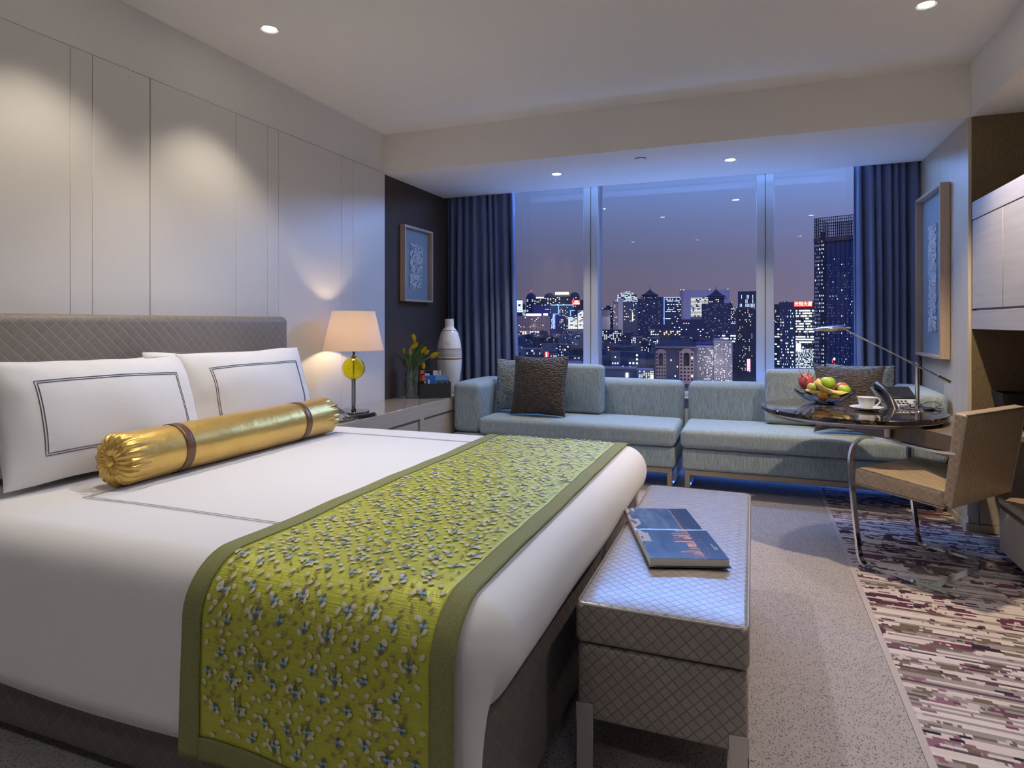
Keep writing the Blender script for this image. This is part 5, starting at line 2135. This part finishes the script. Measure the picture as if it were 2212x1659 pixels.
b.wins('f', hw(b) * .14, hw(b) * .97, b.z(711), b.z(671), 4, 15, .85, .6, .92, .62); b.done()
b = Bld('block with a bright cyan lit corner near the curtain', 1115, 1129, 648, 2900, 50, 'navy'); b.body()
b.wins('f', -hw(b), hw(b), b.z(675), b.z(649), 3, 6, .8, 1, .9, .8); b.done()
for k, (u0, u1, vt, lab) in enumerate(((1137, 1158, 633, 'domed tower with a red beacon on the skyline'), (1175, 1198, 633, 'domed tower without beacon on the skyline'), (1231, 1252, 631, 'flat domed tower above the red sign on the skyline'))):
    b = Bld(lab, u0, u1, vt, 3100, 60, 'dark', name='domed_tower')
    b.body(h=b.z(vt + 9))
    bm = bmesh.new()
    lathe(bm, [(hw(b) * .95, 0), (hw(b) * .9, 8), (hw(b) * .62, 16), (hw(b) * .25, 20), (0, 20.5)], (0, 0, b.z(vt + 9)), 20)
    part('dome', bm, CM['dark'], b.root, local=True, smooth=60)
    b.wins('f', -hw(b), hw(b), b.z(680), b.z(vt + 11), 4, 13, .38, .6, .5, .45)
    if k == 0: b.quad('red', 'f', -4, 4, b.z(630), b.z(627.5))
    b.done()
b = Bld('long block with a glowing yellow roof sign on the skyline', 1198, 1232, 641, 3000, 60, 'dark'); b.body()
for a in range(9):
    b.quad('yellow', 'f', -hw(b) * .9 + a * hw(b) * .19, -hw(b) * .9 + a * hw(b) * .19 + hw(b) * .16, b.z(637), b.z(631.5))
b.wins('f', -hw(b), hw(b), b.z(670), b.z(642), 8, 8, .3, .6, .6, .4); b.done()
b = Bld('block with a glowing red and orange roof sign', 1228, 1262, 648, 2700, 50, 'dark'); b.body()
b.quad('red', 'f', -hw(b) * .55, hw(b) * .45, b.z(658.5), b.z(649))
b.quad('yellow', 'f', -hw(b) * .2, hw(b) * .25, b.z(653), b.z(650), .6); b.quad('yellow', 'f', -hw(b) * .35, hw(b) * .4, b.z(657.5), b.z(654.5), .6)
b.wins('f', -hw(b), hw(b), b.z(690), b.z(660), 8, 9, .2, .6, .6, .4); b.done()
b = Bld('low skyline block with a white light bar on its roof', 1155, 1176, 643, 3200, 60, 'dark'); b.body()
b.quad('white', 'f', -hw(b) * .95, hw(b) * .95, b.z(645), b.z(642.5)); b.wins('f', -hw(b), hw(b), b.z(680), b.z(647), 6, 9, .25); b.done()
b = Bld('blue lit block behind the pink hotel slab', 1150, 1192, 660, 2600, 50, 'bluelit'); b.body(); b.wins('f', hw(b) * .3, hw(b), b.z(676), b.z(664), 7, 4, .35, .8); b.done()
b = Bld('low white office with many windows beside the red sign', 1126, 1172, 752, 700, 22, 'grey', -.12); b.body()
b.wins('f', -hw(b) * .5, hw(b) * .9, b.z(776), b.z(754), 13, 4, .12, .8, .6, .6, True); b.done()
b = Bld('small hall with a vertical red neon sign', 1170, 1203, 764, 690, 18, 'brown', .15); b.body()
b.quad('red', 'f', -hw(b) * .75, -hw(b) * .25, b.z(774), b.z(759), .5); b.quad('yellow', 'f', -hw(b) * .62, -hw(b) * .48, b.z(773), b.z(760), .8); b.wins('f', 0, hw(b), b.z(775), b.z(766), 6, 2, .15); b.done()
b = Bld('long flat roofed low building behind the brown cushion', 1150, 1262, 782, 600, 26, 'pink', .18); b.body(); b.wins('f', -hw(b) * .2, hw(b) * .95, b.z(798), b.z(784), 18, 2, .12, .8, .5, .6, True); b.done()

# --- middle pane ------------------------------------------------------------------------------
b = Bld('blank grey tower beside the first mullion', 1297, 1318, 670, 2150, 30, 'grey'); b.body(); b.body(-hw(b), hw(b), b.z(684), -b.dep / 2 - 2, -b.dep / 2 - .1, 'pale', 0, 'lower_wall')
b.wins(('f', -b.dep / 2 - 2), hw(b) * .05, hw(b) * .15, b.z(710), b.z(690), 1, 8, 0, dark=True); b.done()
b = Bld('tower with a tall pale floodlit slab', 1325, 1378, 645, 2250, 40, 'navy'); b.body(h=b.z(652))
b.body(-hw(b) * .62, -hw(b) * .22, None, -b.dep / 2 - 3, b.dep / 2, 'white', 0, 'pale_slab')
b.body(-hw(b), -hw(b) * .64, b.z(655), -b.dep / 2 - 1, b.dep / 2, 'pink', 0, 'wing')
b.wins(('f', -b.dep / 2 - 1), -hw(b), -hw(b) * .66, b.z(703), b.z(658), 4, 14, .25, .7)
b.wins('f', -hw(b) * .15, hw(b) * .9, b.z(695), b.z(655), 7, 13, .22, .4)
b.quad('warm', 'f', hw(b) * .52, hw(b) * .60, b.z(694), b.z(675)); b.quad('blue', 'f', hw(b) * .6, hw(b) * .66, b.z(662), b.z(657)); b.done()
b.flood(130, .55)
b = Bld('terraced building with bright greenish floors on the skyline', 1329, 1380, 631, 2900, 60, 'grey', name='terraced_building')
for k, (f, v0, v1) in enumerate(((1, 665, 645), (.82, 645, 637), (.55, 637, 633), (.28, 633, 630))):
    b.body(-hw(b) * f, hw(b) * f, b.z(v1), -b.dep / 2 + k * 5, b.dep / 2, None, b.z(v0) if k else 0, 'terrace')
    b.wins(('f', -b.dep / 2 + k * 5), -hw(b) * f, hw(b) * f, b.z(v0 - .5 if k else 655), b.z(v1), max(4, int(14 * f)), 5 if k == 0 else 3, .72, .95, .8, .45)
b.done()


def pagoda(label, u0, u1, ve, vp, d, seed, us0, us1, vsh):
    b = Bld(label, u0, u1, vsh, d, None, 'navy', name='pagoda_tower')
    b.dep = b.w * .8
    b.body(h=b.h)
    hs = (us1 - us0) / (u1 - u0) * hw(b)
    b.body(-hs, hs, b.z(ve + 1), -b.dep / 2 * .8, b.dep / 2 * .8, None, b.h, 'upper_storey')
    dz = 1.0 / FPX * d
    for z_, r_, hh in ((b.z(ve + 4), hs * 1.38, 3.5 * dz), (b.z(ve), hs * 1.22, (ve - vp) * dz)):
        bm = bmesh.new()
        r4 = [(r_ * math.sqrt(2) * math.cos(PI / 4 + k * PI / 2), r_ * math.sqrt(2) * math.sin(PI / 4 + k * PI / 2)) for k in range(4)]
        rings = []
        for f, q in ((1.0, 0.0), (.97, .05), (.62, .28), (.33, .58), (.02, 1.0)):
            rings.append([bm.verts.new((x * f, y * f, z_ + hh * q)) for x, y in r4])
        for a, c in zip(rings[:-1], rings[1:]):
            for k in range(4):
                bm.faces.new((a[k], a[(k + 1) % 4], c[(k + 1) % 4], c[k]))
        bm.faces.new(rings[0][::-1]); bm.faces.new(rings[-1])
        part('pagoda_roof', bm, CM['roof'], b.root, local=True, smooth=0)
    bm = bmesh.new(); tube(bm, [(0, 0, b.z(vp) - 1), (0, 0, b.z(vp - 7))], [1.2, .5], 6)
    part('spire', bm, CM['roof'], b.root, local=True)
    b.wins('f', -hw(b) * .95, hw(b) * .95, b.z(726), b.h - 2, 14, 24, .02, .6, .7, .35, None, None, seed, .16)
    b.wins(('f', -b.dep / 2 * .8), -hs * .9, hs * .9, b.h + 2, b.z(ve + 5), 7, 2, .35, .2, .5, .5, None, None, seed)
    b.done()


pagoda('dark tower with a pagoda roof, standing by itself', 1378, 1430, 638, 625, 2000, 4, 1386, 1416, 646)
pagoda('dark tower with a pagoda roof in front of the white frame building', 1516, 1578, 641, 625, 1700, 6, 1529, 1563, 656)
b = Bld('office block edged with a vertical blue neon line', 1420, 1471, 642, 2400, 50, 'navy'); b.body()
b.quad('blue', 'f', -hw(b) * .45, -hw(b) * .40, b.z(701), b.z(643)); b.quad('blue', 'f', -hw(b) * .45, hw(b) * .95, b.z(643.5), b.z(642.5)); b.quad('blue', 'f', -hw(b) * .52, -hw(b) * .34, b.z(688), b.z(687))
b.wins('f', -hw(b) * .3, hw(b) * .98, b.z(694), b.z(645), 12, 13, .62, .95, .85, .4, None, .5); b.done()
b = Bld('huge pale lilac frame building with a lit opening', 1468, 1575, 627, 2600, 40, 'lilac', name='frame_building')
for a0, a1, v0, v1 in ((-1, -.56, 697, 627), (.56, 1, 697, 627), (-.56, .56, 641, 627)):
    b.body(a0 * hw(b), a1 * hw(b), b.z(v1), None, None, None, 0 if v0 == 697 else b.z(v0), 'frame_side')
b.body(-hw(b) * .56, hw(b) * .56, b.z(641.2), 5, b.dep / 2, 'grey', 0, 'inner_block')
b.body(-hw(b) * 1.001, -hw(b) * .86, b.z(626.8), -b.dep / 2 - 1.5, -b.dep / 2 - .05, 'pink', 0, 'edge_strip')
b.wins(('f', 5), -hw(b) * .55, hw(b) * .55, b.z(684), b.z(642), 16, 14, .8, .6, .8, .5)
for a in (-.97, -.85, .2, .92):
    b.quad('warm', 'f', hw(b) * a, hw(b) * (a + .03), b.h, b.h + 4)
b.done()
b.flood(150, .5, (.85, .82, 1.0))
b = Bld('block with columns of white light, behind the second mullion', 1594, 1640, 630, 1900, 40, 'navy'); b.body()
b.wins('f', -hw(b) * .98, hw(b) * .98, b.z(665), b.z(637), 15, 3, .5, .95, .3, .85); b.wins('f', -hw(b), hw(b), b.z(700), b.z(667), 10, 8, .2); b.done()
b = Bld('dark blue residential tower with scattered lit windows and a pink neon sign', 1591, 1631, 668, 560, 16, 'dark', .10); b.body(); b.body(-hw(b) * .9, hw(b) * .4, b.h + 2, -4, 4, 'navy', b.h, 'roof_block')
b.wins('f', -hw(b) * .95, hw(b) * .62, b.z(800), b.z(670), 11, 34, .20, .45, .4, .5, None, .75)
b.quad('pinkn', 'f', hw(b) * .02, hw(b) * .16, b.z(800), b.z(775), .4); b.quad('pinkn', 'f', hw(b) * .26, hw(b) * .38, b.z(802), b.z(774), .4)
for k in range(7): b.quad('white', 'f', hw(b) * .05, hw(b) * .32, b.z(777 + k * 3.6), b.z(775.2 + k * 3.6), .6)
b.quad('red', 'f', hw(b) * .1, hw(b) * .16, b.z(670), b.z(667), .5)
b.done()
b = Bld('teal grey tower with white vertical lettering behind the mullion', 1626, 1646, 664, 600, 14, 'glassb'); b.body()
tm = text_bm('宇\n飞\n大\n厦', 4.2)
tm.transform(Matrix.Translation((-hw(b) * .45, -b.dep / 2 - .3, b.z(684))) @ Matrix.Rotation(PI / 2, 4, 'X'))
part('lettering', tm, EM['dim'], b.root, local=True, smooth=0)
b.wins('f', -hw(b) * .9, hw(b) * .2, b.z(790), b.z(745), 6, 16, .35, .9); b.done()
b = Bld('white apartment slab with lit balconies, lower wing', 1503, 1546, 746, 520, 14, 'white', .08); b.body(); b.body(-hw(b), hw(b), b.h + 2.5, -4, 4, 'bluelit', b.h, 'roof_structure')
b.wins('f', -hw(b) * .97, hw(b) * .97, b.z(822), b.z(748), 14, 22, .16, .85, .45, .45, True); b.done()
b.flood(35, .55, x=5)
b = Bld('white apartment slab with lit balconies, taller wing', 1541, 1580, 736, 510, 14, 'white', .08); b.body(); b.body(-hw(b) * .95, hw(b) * .1, b.z(731), -4, 4, 'pale', b.h, 'roof_structure')
b.wins('f', -hw(b) * .97, hw(b) * .97, b.z(822), b.z(738), 13, 24, .18, .9, .45, .45, True); b.done()
b.flood(30, .30)
# pink hotel with hipped slate roof and arched bays
b = Bld('pinkish hotel with a dark hipped roof and arched window bays', 1413, 1503, 748, 500, 20, 'pink', .10, name='hipped_roof_hotel')
b.body(mat='navy')
for c_, wd in ((-.74, .25), (.47, .34)):
    x0, x1 = (c_ - wd) * hw(b), (c_ + wd) * hw(b)
    zt = b.z(757)
    b.body(x0, x1, zt, -b.dep / 2 - 2.2, -b.dep / 2 + .1, 'pink', 0, 'bay')
    bm = bmesh.new()
    xm, rr_ = (x0 + x1) / 2, (x1 - x0) / 2 * .52
    prism(bm, [(xm - rr_ * 1.5, zt), (xm + rr_ * 1.5, zt), (xm + rr_ * .8, zt + rr_ * .75), (xm - rr_ * .8, zt + rr_ * .75)], 0, 2.2)
    bm.transform(Matrix.Translation((0, -b.dep / 2 - .05, 0)) @ Matrix.Rotation(PI / 2, 4, 'X'))
    part('bay_gable', bm, CM['pink'], b.root, local=True, smooth=0)
    yb_ = -b.dep / 2 - 2.2
    # tall arched window, then rows of dark windows
    n_ = 4
    for j in range(8):
        za = b.z(820) + (b.z(760) - b.z(820)) * (j + .25) / 8; zb = za + (b.z(760) - b.z(820)) / 8 * .5
        for i in range(n_):
            if j >= 4 and i in (1, 2): continue
            xa = x0 + (x1 - x0) * (i + .25) / n_
            part('window', B(xa, xa + (x1 - x0) / n_ * .5, yb_ - .12, yb_ + .05, za, zb), EM['warm'] if (j, i) in ((1, 3), (6, 3)) and c_ > 0 else EM['black'], b.root, local=True, smooth=0)
    bm = bmesh.new()
    za, zb = b.z(788), b.z(765)
    hwid = (x1 - x0) * .20
    poly = [(xm - hwid, za), (xm + hwid, za), (xm + hwid, zb)] + [(xm + hwid * math.cos(a * PI / 8), zb + hwid * .8 * math.sin(a * PI / 8)) for a in range(1, 8)] + [(xm - hwid, zb)]
    prism(bm, poly, 0, .2)
    bm.transform(Matrix.Translation((0, yb_ + .05, 0)) @ Matrix.Rotation(PI / 2, 4, 'X'))
    aw = part('arched_window', bm, EM['black'], b.root, local=True, smooth=0)
    for k in (-.5, 0, .5):
        part('glazing_bar', B(xm + k * hwid - .1, xm + k * hwid + .1, yb_ - .3, yb_ - .16, za, zb), CM['navy'], aw, local=True, smooth=0)
bm = bmesh.new()
w2, d2, z0_, z1_ = hw(b) * 1.0, b.dep / 2 + 2, b.h, b.z(734)
lo = [bm.verts.new(p) for p in ((-w2, -d2, z0_), (w2, -d2, z0_), (w2, d2, z0_), (-w2, d2, z0_))]
hi = [bm.verts.new(p) for p in ((-w2 * .55, -d2 * .2, z1_), (w2 * .45, -d2 * .2, z1_), (w2 * .45, d2 * .2, z1_), (-w2 * .55, d2 * .2, z1_))]
for k in range(4):
    bm.faces.new((lo[k], lo[(k + 1) % 4], hi[(k + 1) % 4], hi[k]))
bm.faces.new(hi); bm.faces.new(lo[::-1])
part('hipped_roof', bm, CM['roof'], b.root, local=True, smooth=0)
part('eaves', B(-w2, w2, -d2 - .3, -d2, z0_ - .6, z0_ + .2), CM['pink'], b.root, local=True, smooth=0)
b.wins('f', -.4 * hw(b), .1 * hw(b), b.z(820), b.z(760), 5, 9, .07, .7); b.flood(45, .45); b.done()
b = Bld('low flat roofed hall with a white glowing lamp below the sofa line', 1296, 1375, 796, 560, 24, 'grey', -.06); b.body(); b.body(-hw(b), hw(b), b.h + 1.2, -b.dep / 2 - 1, b.dep / 2, 'pink', b.h, 'roof_slab')
b.quad('white', 'f', hw(b) * .45, hw(b) * .58, b.z(815), b.z(803), .6); b.done()
b = Bld('small lit white block beside the hipped roof hotel', 1376, 1413, 797, 540, 16, 'white'); b.body(); b.wins('f', -hw(b) * .8, hw(b), b.z(822), b.z(799), 7, 6, .6, .4); b.quad('yellow', 'f', hw(b) * .6, hw(b) * 1.1, b.z(822), b.z(808), 1.0); b.done()
b = Bld('pink low block with two rows of lit windows', 1363, 1388, 727, 1150, 25, 'pink'); b.body(); b.wins('f', -hw(b), hw(b), b.z(741), b.z(728), 7, 3, .35, .8, .6, .5, True); b.done()
b = Bld('long low block with bright windows in two rows', 1388, 1422, 732, 1120, 20, 'dark'); b.body(); b.wins('f', -hw(b), hw(b), b.z(746), b.z(733), 9, 4, .6, .9, .7, .6); b.done()
b = Bld('office slab with bright greenish lights beside the first mullion', 1297, 1342, 712, 1300, 25, 'dark'); b.body(); b.wins('f', -hw(b), hw(b), b.z(745), b.z(714), 12, 8, .45, .8, .5, .5); b.done()
b = Bld('long low brown block with a lit ground floor', 1405, 1470, 712, 1400, 20, 'brown'); b.body(); b.wins('f', -hw(b), hw(b), b.z(724), b.z(714), 14, 3, .45, .5, .6, .6); b.done()
b = Bld('terraced dark block with lit floors before the frame building', 1440, 1520, 690, 1500, 40, 'navy'); b.body(); b.wins('f', -hw(b), hw(b), b.z(735), b.z(692), 16, 10, .12, .7, .5, .4); b.done()
b = Bld('long glassy block with bright ribbon windows', 1560, 1596, 720, 700, 20, 'navy', -.2); b.body(); b.wins('f', -hw(b), hw(b), b.z(740), b.z(722), 10, 3, .8, 1, .9, .5); b.done()

# --- right pane -------------------------------------------------------------------------------
b = Bld('office tower with a red roof sign and a brilliantly lit glass front', 1684, 1774, 655, 620, 24, 'dark', 0.0, name='office_tower'); b.body()
xa, xb = -hw(b) * .24, hw(b) * .70
b.body(-hw(b), xa, b.z(653), -b.dep / 2 - 3, -b.dep / 2 + .1, 'navy', 0, 'side_wing')
gf = (('f', -b.dep / 2 - 3))
for c_ in range(3):
    a0 = -hw(b) * .95 + c_ * hw(b) * .235
    b.wins(gf, a0, a0 + hw(b) * .17, b.z(795), b.z(668), 4, 20, .42, .9, .62, .5, None, .7, c_, .2)
b.wins('f', xa + .3, xb, b.z(752), b.z(669), 12, 15, .82, .92, .96, .55, None, .8)
b.wins('f', xa + .3, xb, b.z(796), b.z(752), 24, 16, .72, .9, .7, .6, keys=('cool', 'dim'))
b.wins('f', xa + .3, xb, b.z(752), b.z(668), 9, 30, .55, .3, .16, .2, keys=('warm', 'yellow'), seed=5)
b.wins('f', hw(b) * .76, hw(b) * .98, b.z(760), b.z(668), 4, 13, .6, .9, .7, .6)
b.quad('white', 'f', -hw(b) * .2, hw(b) * .02, b.z(757), b.z(741), .8)
b.quad('yellow', 'f', -hw(b) * .1, hw(b) * .1, b.z(797), b.z(795), .9); b.quad('red', 'f', hw(b) * .1, hw(b) * .45, b.z(797), b.z(794), .9)
sgn = part('sign_board', B(-hw(b) * .29, hw(b) * .55, -b.dep / 2 - 3.6, -b.dep / 2 - 3.05, b.z(663.0), b.z(652.5)), EM['red'], b.root, local=True, smooth=0)
tm = text_bm('天恒大厦', 4.6)
tm.transform(Matrix.Translation((hw(b) * .13, -b.dep / 2 - 3.75, b.z(657.9))) @ Matrix.Rotation(PI / 2, 4, 'X') @ Matrix.Diagonal((.86, .95, 1, 1)))
part('lettering', tm, EM['yellow'], sgn, local=True, smooth=0)
b.done()
# tall tower with an open crown
b = Bld('tall dark glass tower with an open steel crown beside the curtain', 1773, 1860, 516, 330, 22, 'glassb', -.30, name='crowned_tower')
w_ = hw(b)
b.body()
b.body(-w_ * 1.0, -w_ * .62, b.h, -b.dep / 2 - .6, -b.dep / 2 + .1, 'navy', 0, 'corner_strip')
b.body(-w_ * .62, -w_ * .42, b.h + 3, -b.dep / 2 - 1.2, -b.dep / 2 + .1, 'dark', 0, 'dark_pier')
b.body(-w_ * 1.01, w_ * 1.01, b.h, -b.dep / 2 - 1.0, b.dep / 2 + .5, 'brown', b.h - 2.2, 'crown_band')
for a in (-.14, .10, .34, .58, .82):
    b.body(w_ * a - .12, w_ * a + .12, b.h - 2.2, -b.dep / 2 - .35, -b.dep / 2 + .05, 'dark', 0, 'fin')
zt = b.z(473)
for a in [-1.0 + .11 * k for k in range(19)]:
    part('crown_post', B(w_ * a - .14, w_ * a + .14, -b.dep / 2 - .2, -b.dep / 2 + .1, b.h, zt), CM['dark'], b.root, local=True, smooth=0)
    part('crown_post', B(w_ * a - .14, w_ * a + .14, b.dep / 2 - .2, b.dep / 2 + .1, b.h, zt), CM['dark'], b.root, local=True, smooth=0)
for k in range(7):
    z_ = b.h + (zt - b.h) * (k + 1) / 7
    for y_ in (-b.dep / 2, b.dep / 2):
        part('crown_rail', B(-w_, w_, y_ - .2, y_ + .1, z_ - .28, z_), CM['dark'], b.root, local=True, smooth=0)
    for x_ in (-w_, w_):
        part('crown_rail', B(x_ - .15, x_ + .15, -b.dep / 2, b.dep / 2, z_ - .28, z_), CM['dark'], b.root, local=True, smooth=0)
for k in range(6):
    y_ = -b.dep / 2 + b.dep * (k + .5) / 6
    part('crown_post', B(-w_ - .14, -w_ + .14, y_ - .14, y_ + .14, b.h, zt), CM['dark'], b.root, local=True, smooth=0)
b.wins(('f', -b.dep / 2 - .6), -w_ * .96, -w_ * .66, b.z(800), b.z(520), 4, 34, .04, .8, .6, .45, None, None, 1, .65)
b.wins(('f', -b.dep / 2 - 1.2), -w_ * .60, -w_ * .44, b.z(800), b.z(520), 2, 34, .5, .8, .4, .35)
b.wins('f', -w_ * .36, w_ * .95, b.z(800), b.z(560), 18, 40, .03, .9, .5, .35, None, None, 2, .18)
b.quad('red', 'f', -w_ * .08, -w_ * .04, b.z(782), b.z(774)); b.quad('red', 'f', w_ * .02, w_ * .1, b.z(788), b.z(783)); b.quad('white', 'f', 0, w_ * .08, b.z(776), b.z(771)); b.done()
b = Bld('bright shop front block between the red sign tower and the crowned tower', 1756, 1800, 758, 560, 16, 'grey'); b.body(); b.wins('f', -hw(b), hw(b), b.z(796), b.z(760), 9, 9, .6, .95, .6, .6); b.quad('white', 'f', -hw(b) * .6, -hw(b) * .4, b.z(795), b.z(765), .6); b.done()
b = Bld('narrow dark block with lit floors beside the second mullion', 1662, 1684, 700, 660, 18, 'navy'); b.body(); b.wins('f', -hw(b), hw(b), b.z(798), b.z(703), 4, 18, .45, .9, .8, .5); b.done()
b = Bld('low street block with signs at the foot of the red sign tower', 1660, 1760, 796, 590, 14, 'lilac'); b.body(); b.wins('f', -hw(b), hw(b), b.z(815), b.z(797.5), 20, 3, .7, .8, .8, .6, keys=('white', 'yellow')); b.done()

# --- many more: towers towards the horizon and low blocks below ---------------------------------
rr = random.Random(23)
GF = 'far towers along the horizon'
for k in range(64):
    u = 1116 + (1772 - 1116) * (k + rr.random()) / 64
    if 1262 < u < 1290: continue
    w_ = rr.uniform(9, 24)
    vt = rr.uniform(645, 672)
    if u > 1660: vt = rr.uniform(644, 668)
    for _try in range(30):
        dd = rr.uniform(3300, 5200)
        if free_spot(u, dd, w_ / FPX * dd * .62): break
    else:
        continue
    mt_ = rr.choice(['dark', 'navy', 'grey', 'dark']); pl_ = rr.choice([.12, .2, .35, .5]); cl_ = rr.choice([.3, .6, .9])
    lb_ = '%s %s tower with %s %s windows on the horizon' % ('broad' if w_ > 17 else 'slim', dict(dark='near black', navy='navy blue', grey='grey')[mt_], 'many' if pl_ > .3 else 'few', dict([(.3, 'warm lit'), (.6, 'mixed lit'), (.9, 'white lit')])[cl_])
    b = Bld(lb_, u - w_ / 2, u + w_ / 2, vt, dd, None, mt_, rr.uniform(-.3, .3), 'far_tower', GF)
    b.body()
    b.wins('f', -hw(b) * .95, hw(b) * .95, b.z(700), b.h, max(3, int(w_ / 2.6)), max(4, int((700 - vt) / 3.0)), pl_, cl_, .6, .5)
    b.done()
GL = 'low dark blocks below the window'
for k in range(340):
    d = 540 + 1700 * (k / 340) ** 1.2
    u = rr.uniform(1112, 1700)
    if u > 1583 and d < 700: continue
    if 1408 < u < 1585 and d < 640: continue
    w_ = rr.uniform(22, 60) * 700 / d * .8
    dep_ = rr.uniform(12, 26)
    if not free_spot(u, d, math.hypot(w_ / FPX * d, dep_) / 2): continue
    mt_ = rr.choice(['dark', 'navy', 'navy', 'dark', 'brown', 'grey']); pl_ = rr.choice([.04, .08, .15, .3]); hut_ = rr.random() < .5
    lb_ = 'low %s city block with %s windows and %s' % (dict(dark='near black', navy='navy blue', brown='brick red', grey='grey')[mt_], {.04: 'hardly any lit', .08: 'a few lit', .15: 'some lit', .3: 'many lit'}[pl_], 'a rooftop hut' if hut_ else 'a bare flat roof')
    b = Bld(lb_, u - w_ / 2, u + w_ / 2, 697 + (GZ - rr.uniform(8, 19)) / d * FPX, d, dep_, mt_, rr.uniform(-.6, .6), 'low_block', GL)
    b.body()
    if hut_:
        b.body(-hw(b) * .4, hw(b) * .1, b.h + 2.5, -3, 3, None, b.h, 'roof_block')
    b.wins('f', -hw(b) * .9, hw(b) * .9, 2, b.h - 1, max(4, int(b.w / 4)), 4, pl_, .75, .5, .45)
    b.done()
# street lamps and other points of light
bm = bmesh.new()
for k in range(520):
    d = rr.uniform(560, 4200); u = rr.uniform(1112, 1790)
    rx, ry = ray(u)
    s_ = d / FPX * rr.uniform(.25, .55)
    z_ = -GZ + rr.uniform(6, 12) + (0 if d < 2000 else rr.uniform(0, 40))
    bmesh.ops.create_icosphere(bm, subdivisions=1, radius=s_, matrix=Matrix.Translation((rx * d, ry * d, z_)))
single('street_lights', bm, EM['warm'], 'scattered street lights of the city at dusk', 'street lights', kind='stuff', smooth=0)
bm = bmesh.new()
for k in range(420):
    d = rr.uniform(700, 4400); u = rr.uniform(1112, 1790)
    rx, ry = ray(u)
    s_ = d / FPX * rr.uniform(.25, .5)
    bmesh.ops.create_icosphere(bm, subdivisions=1, radius=s_, matrix=Matrix.Translation((rx * d, ry * d, -GZ + rr.uniform(6, 22))))
single('street_lights', bm, EM['cool'], 'scattered white city lights at dusk', 'street lights', kind='stuff', smooth=0)
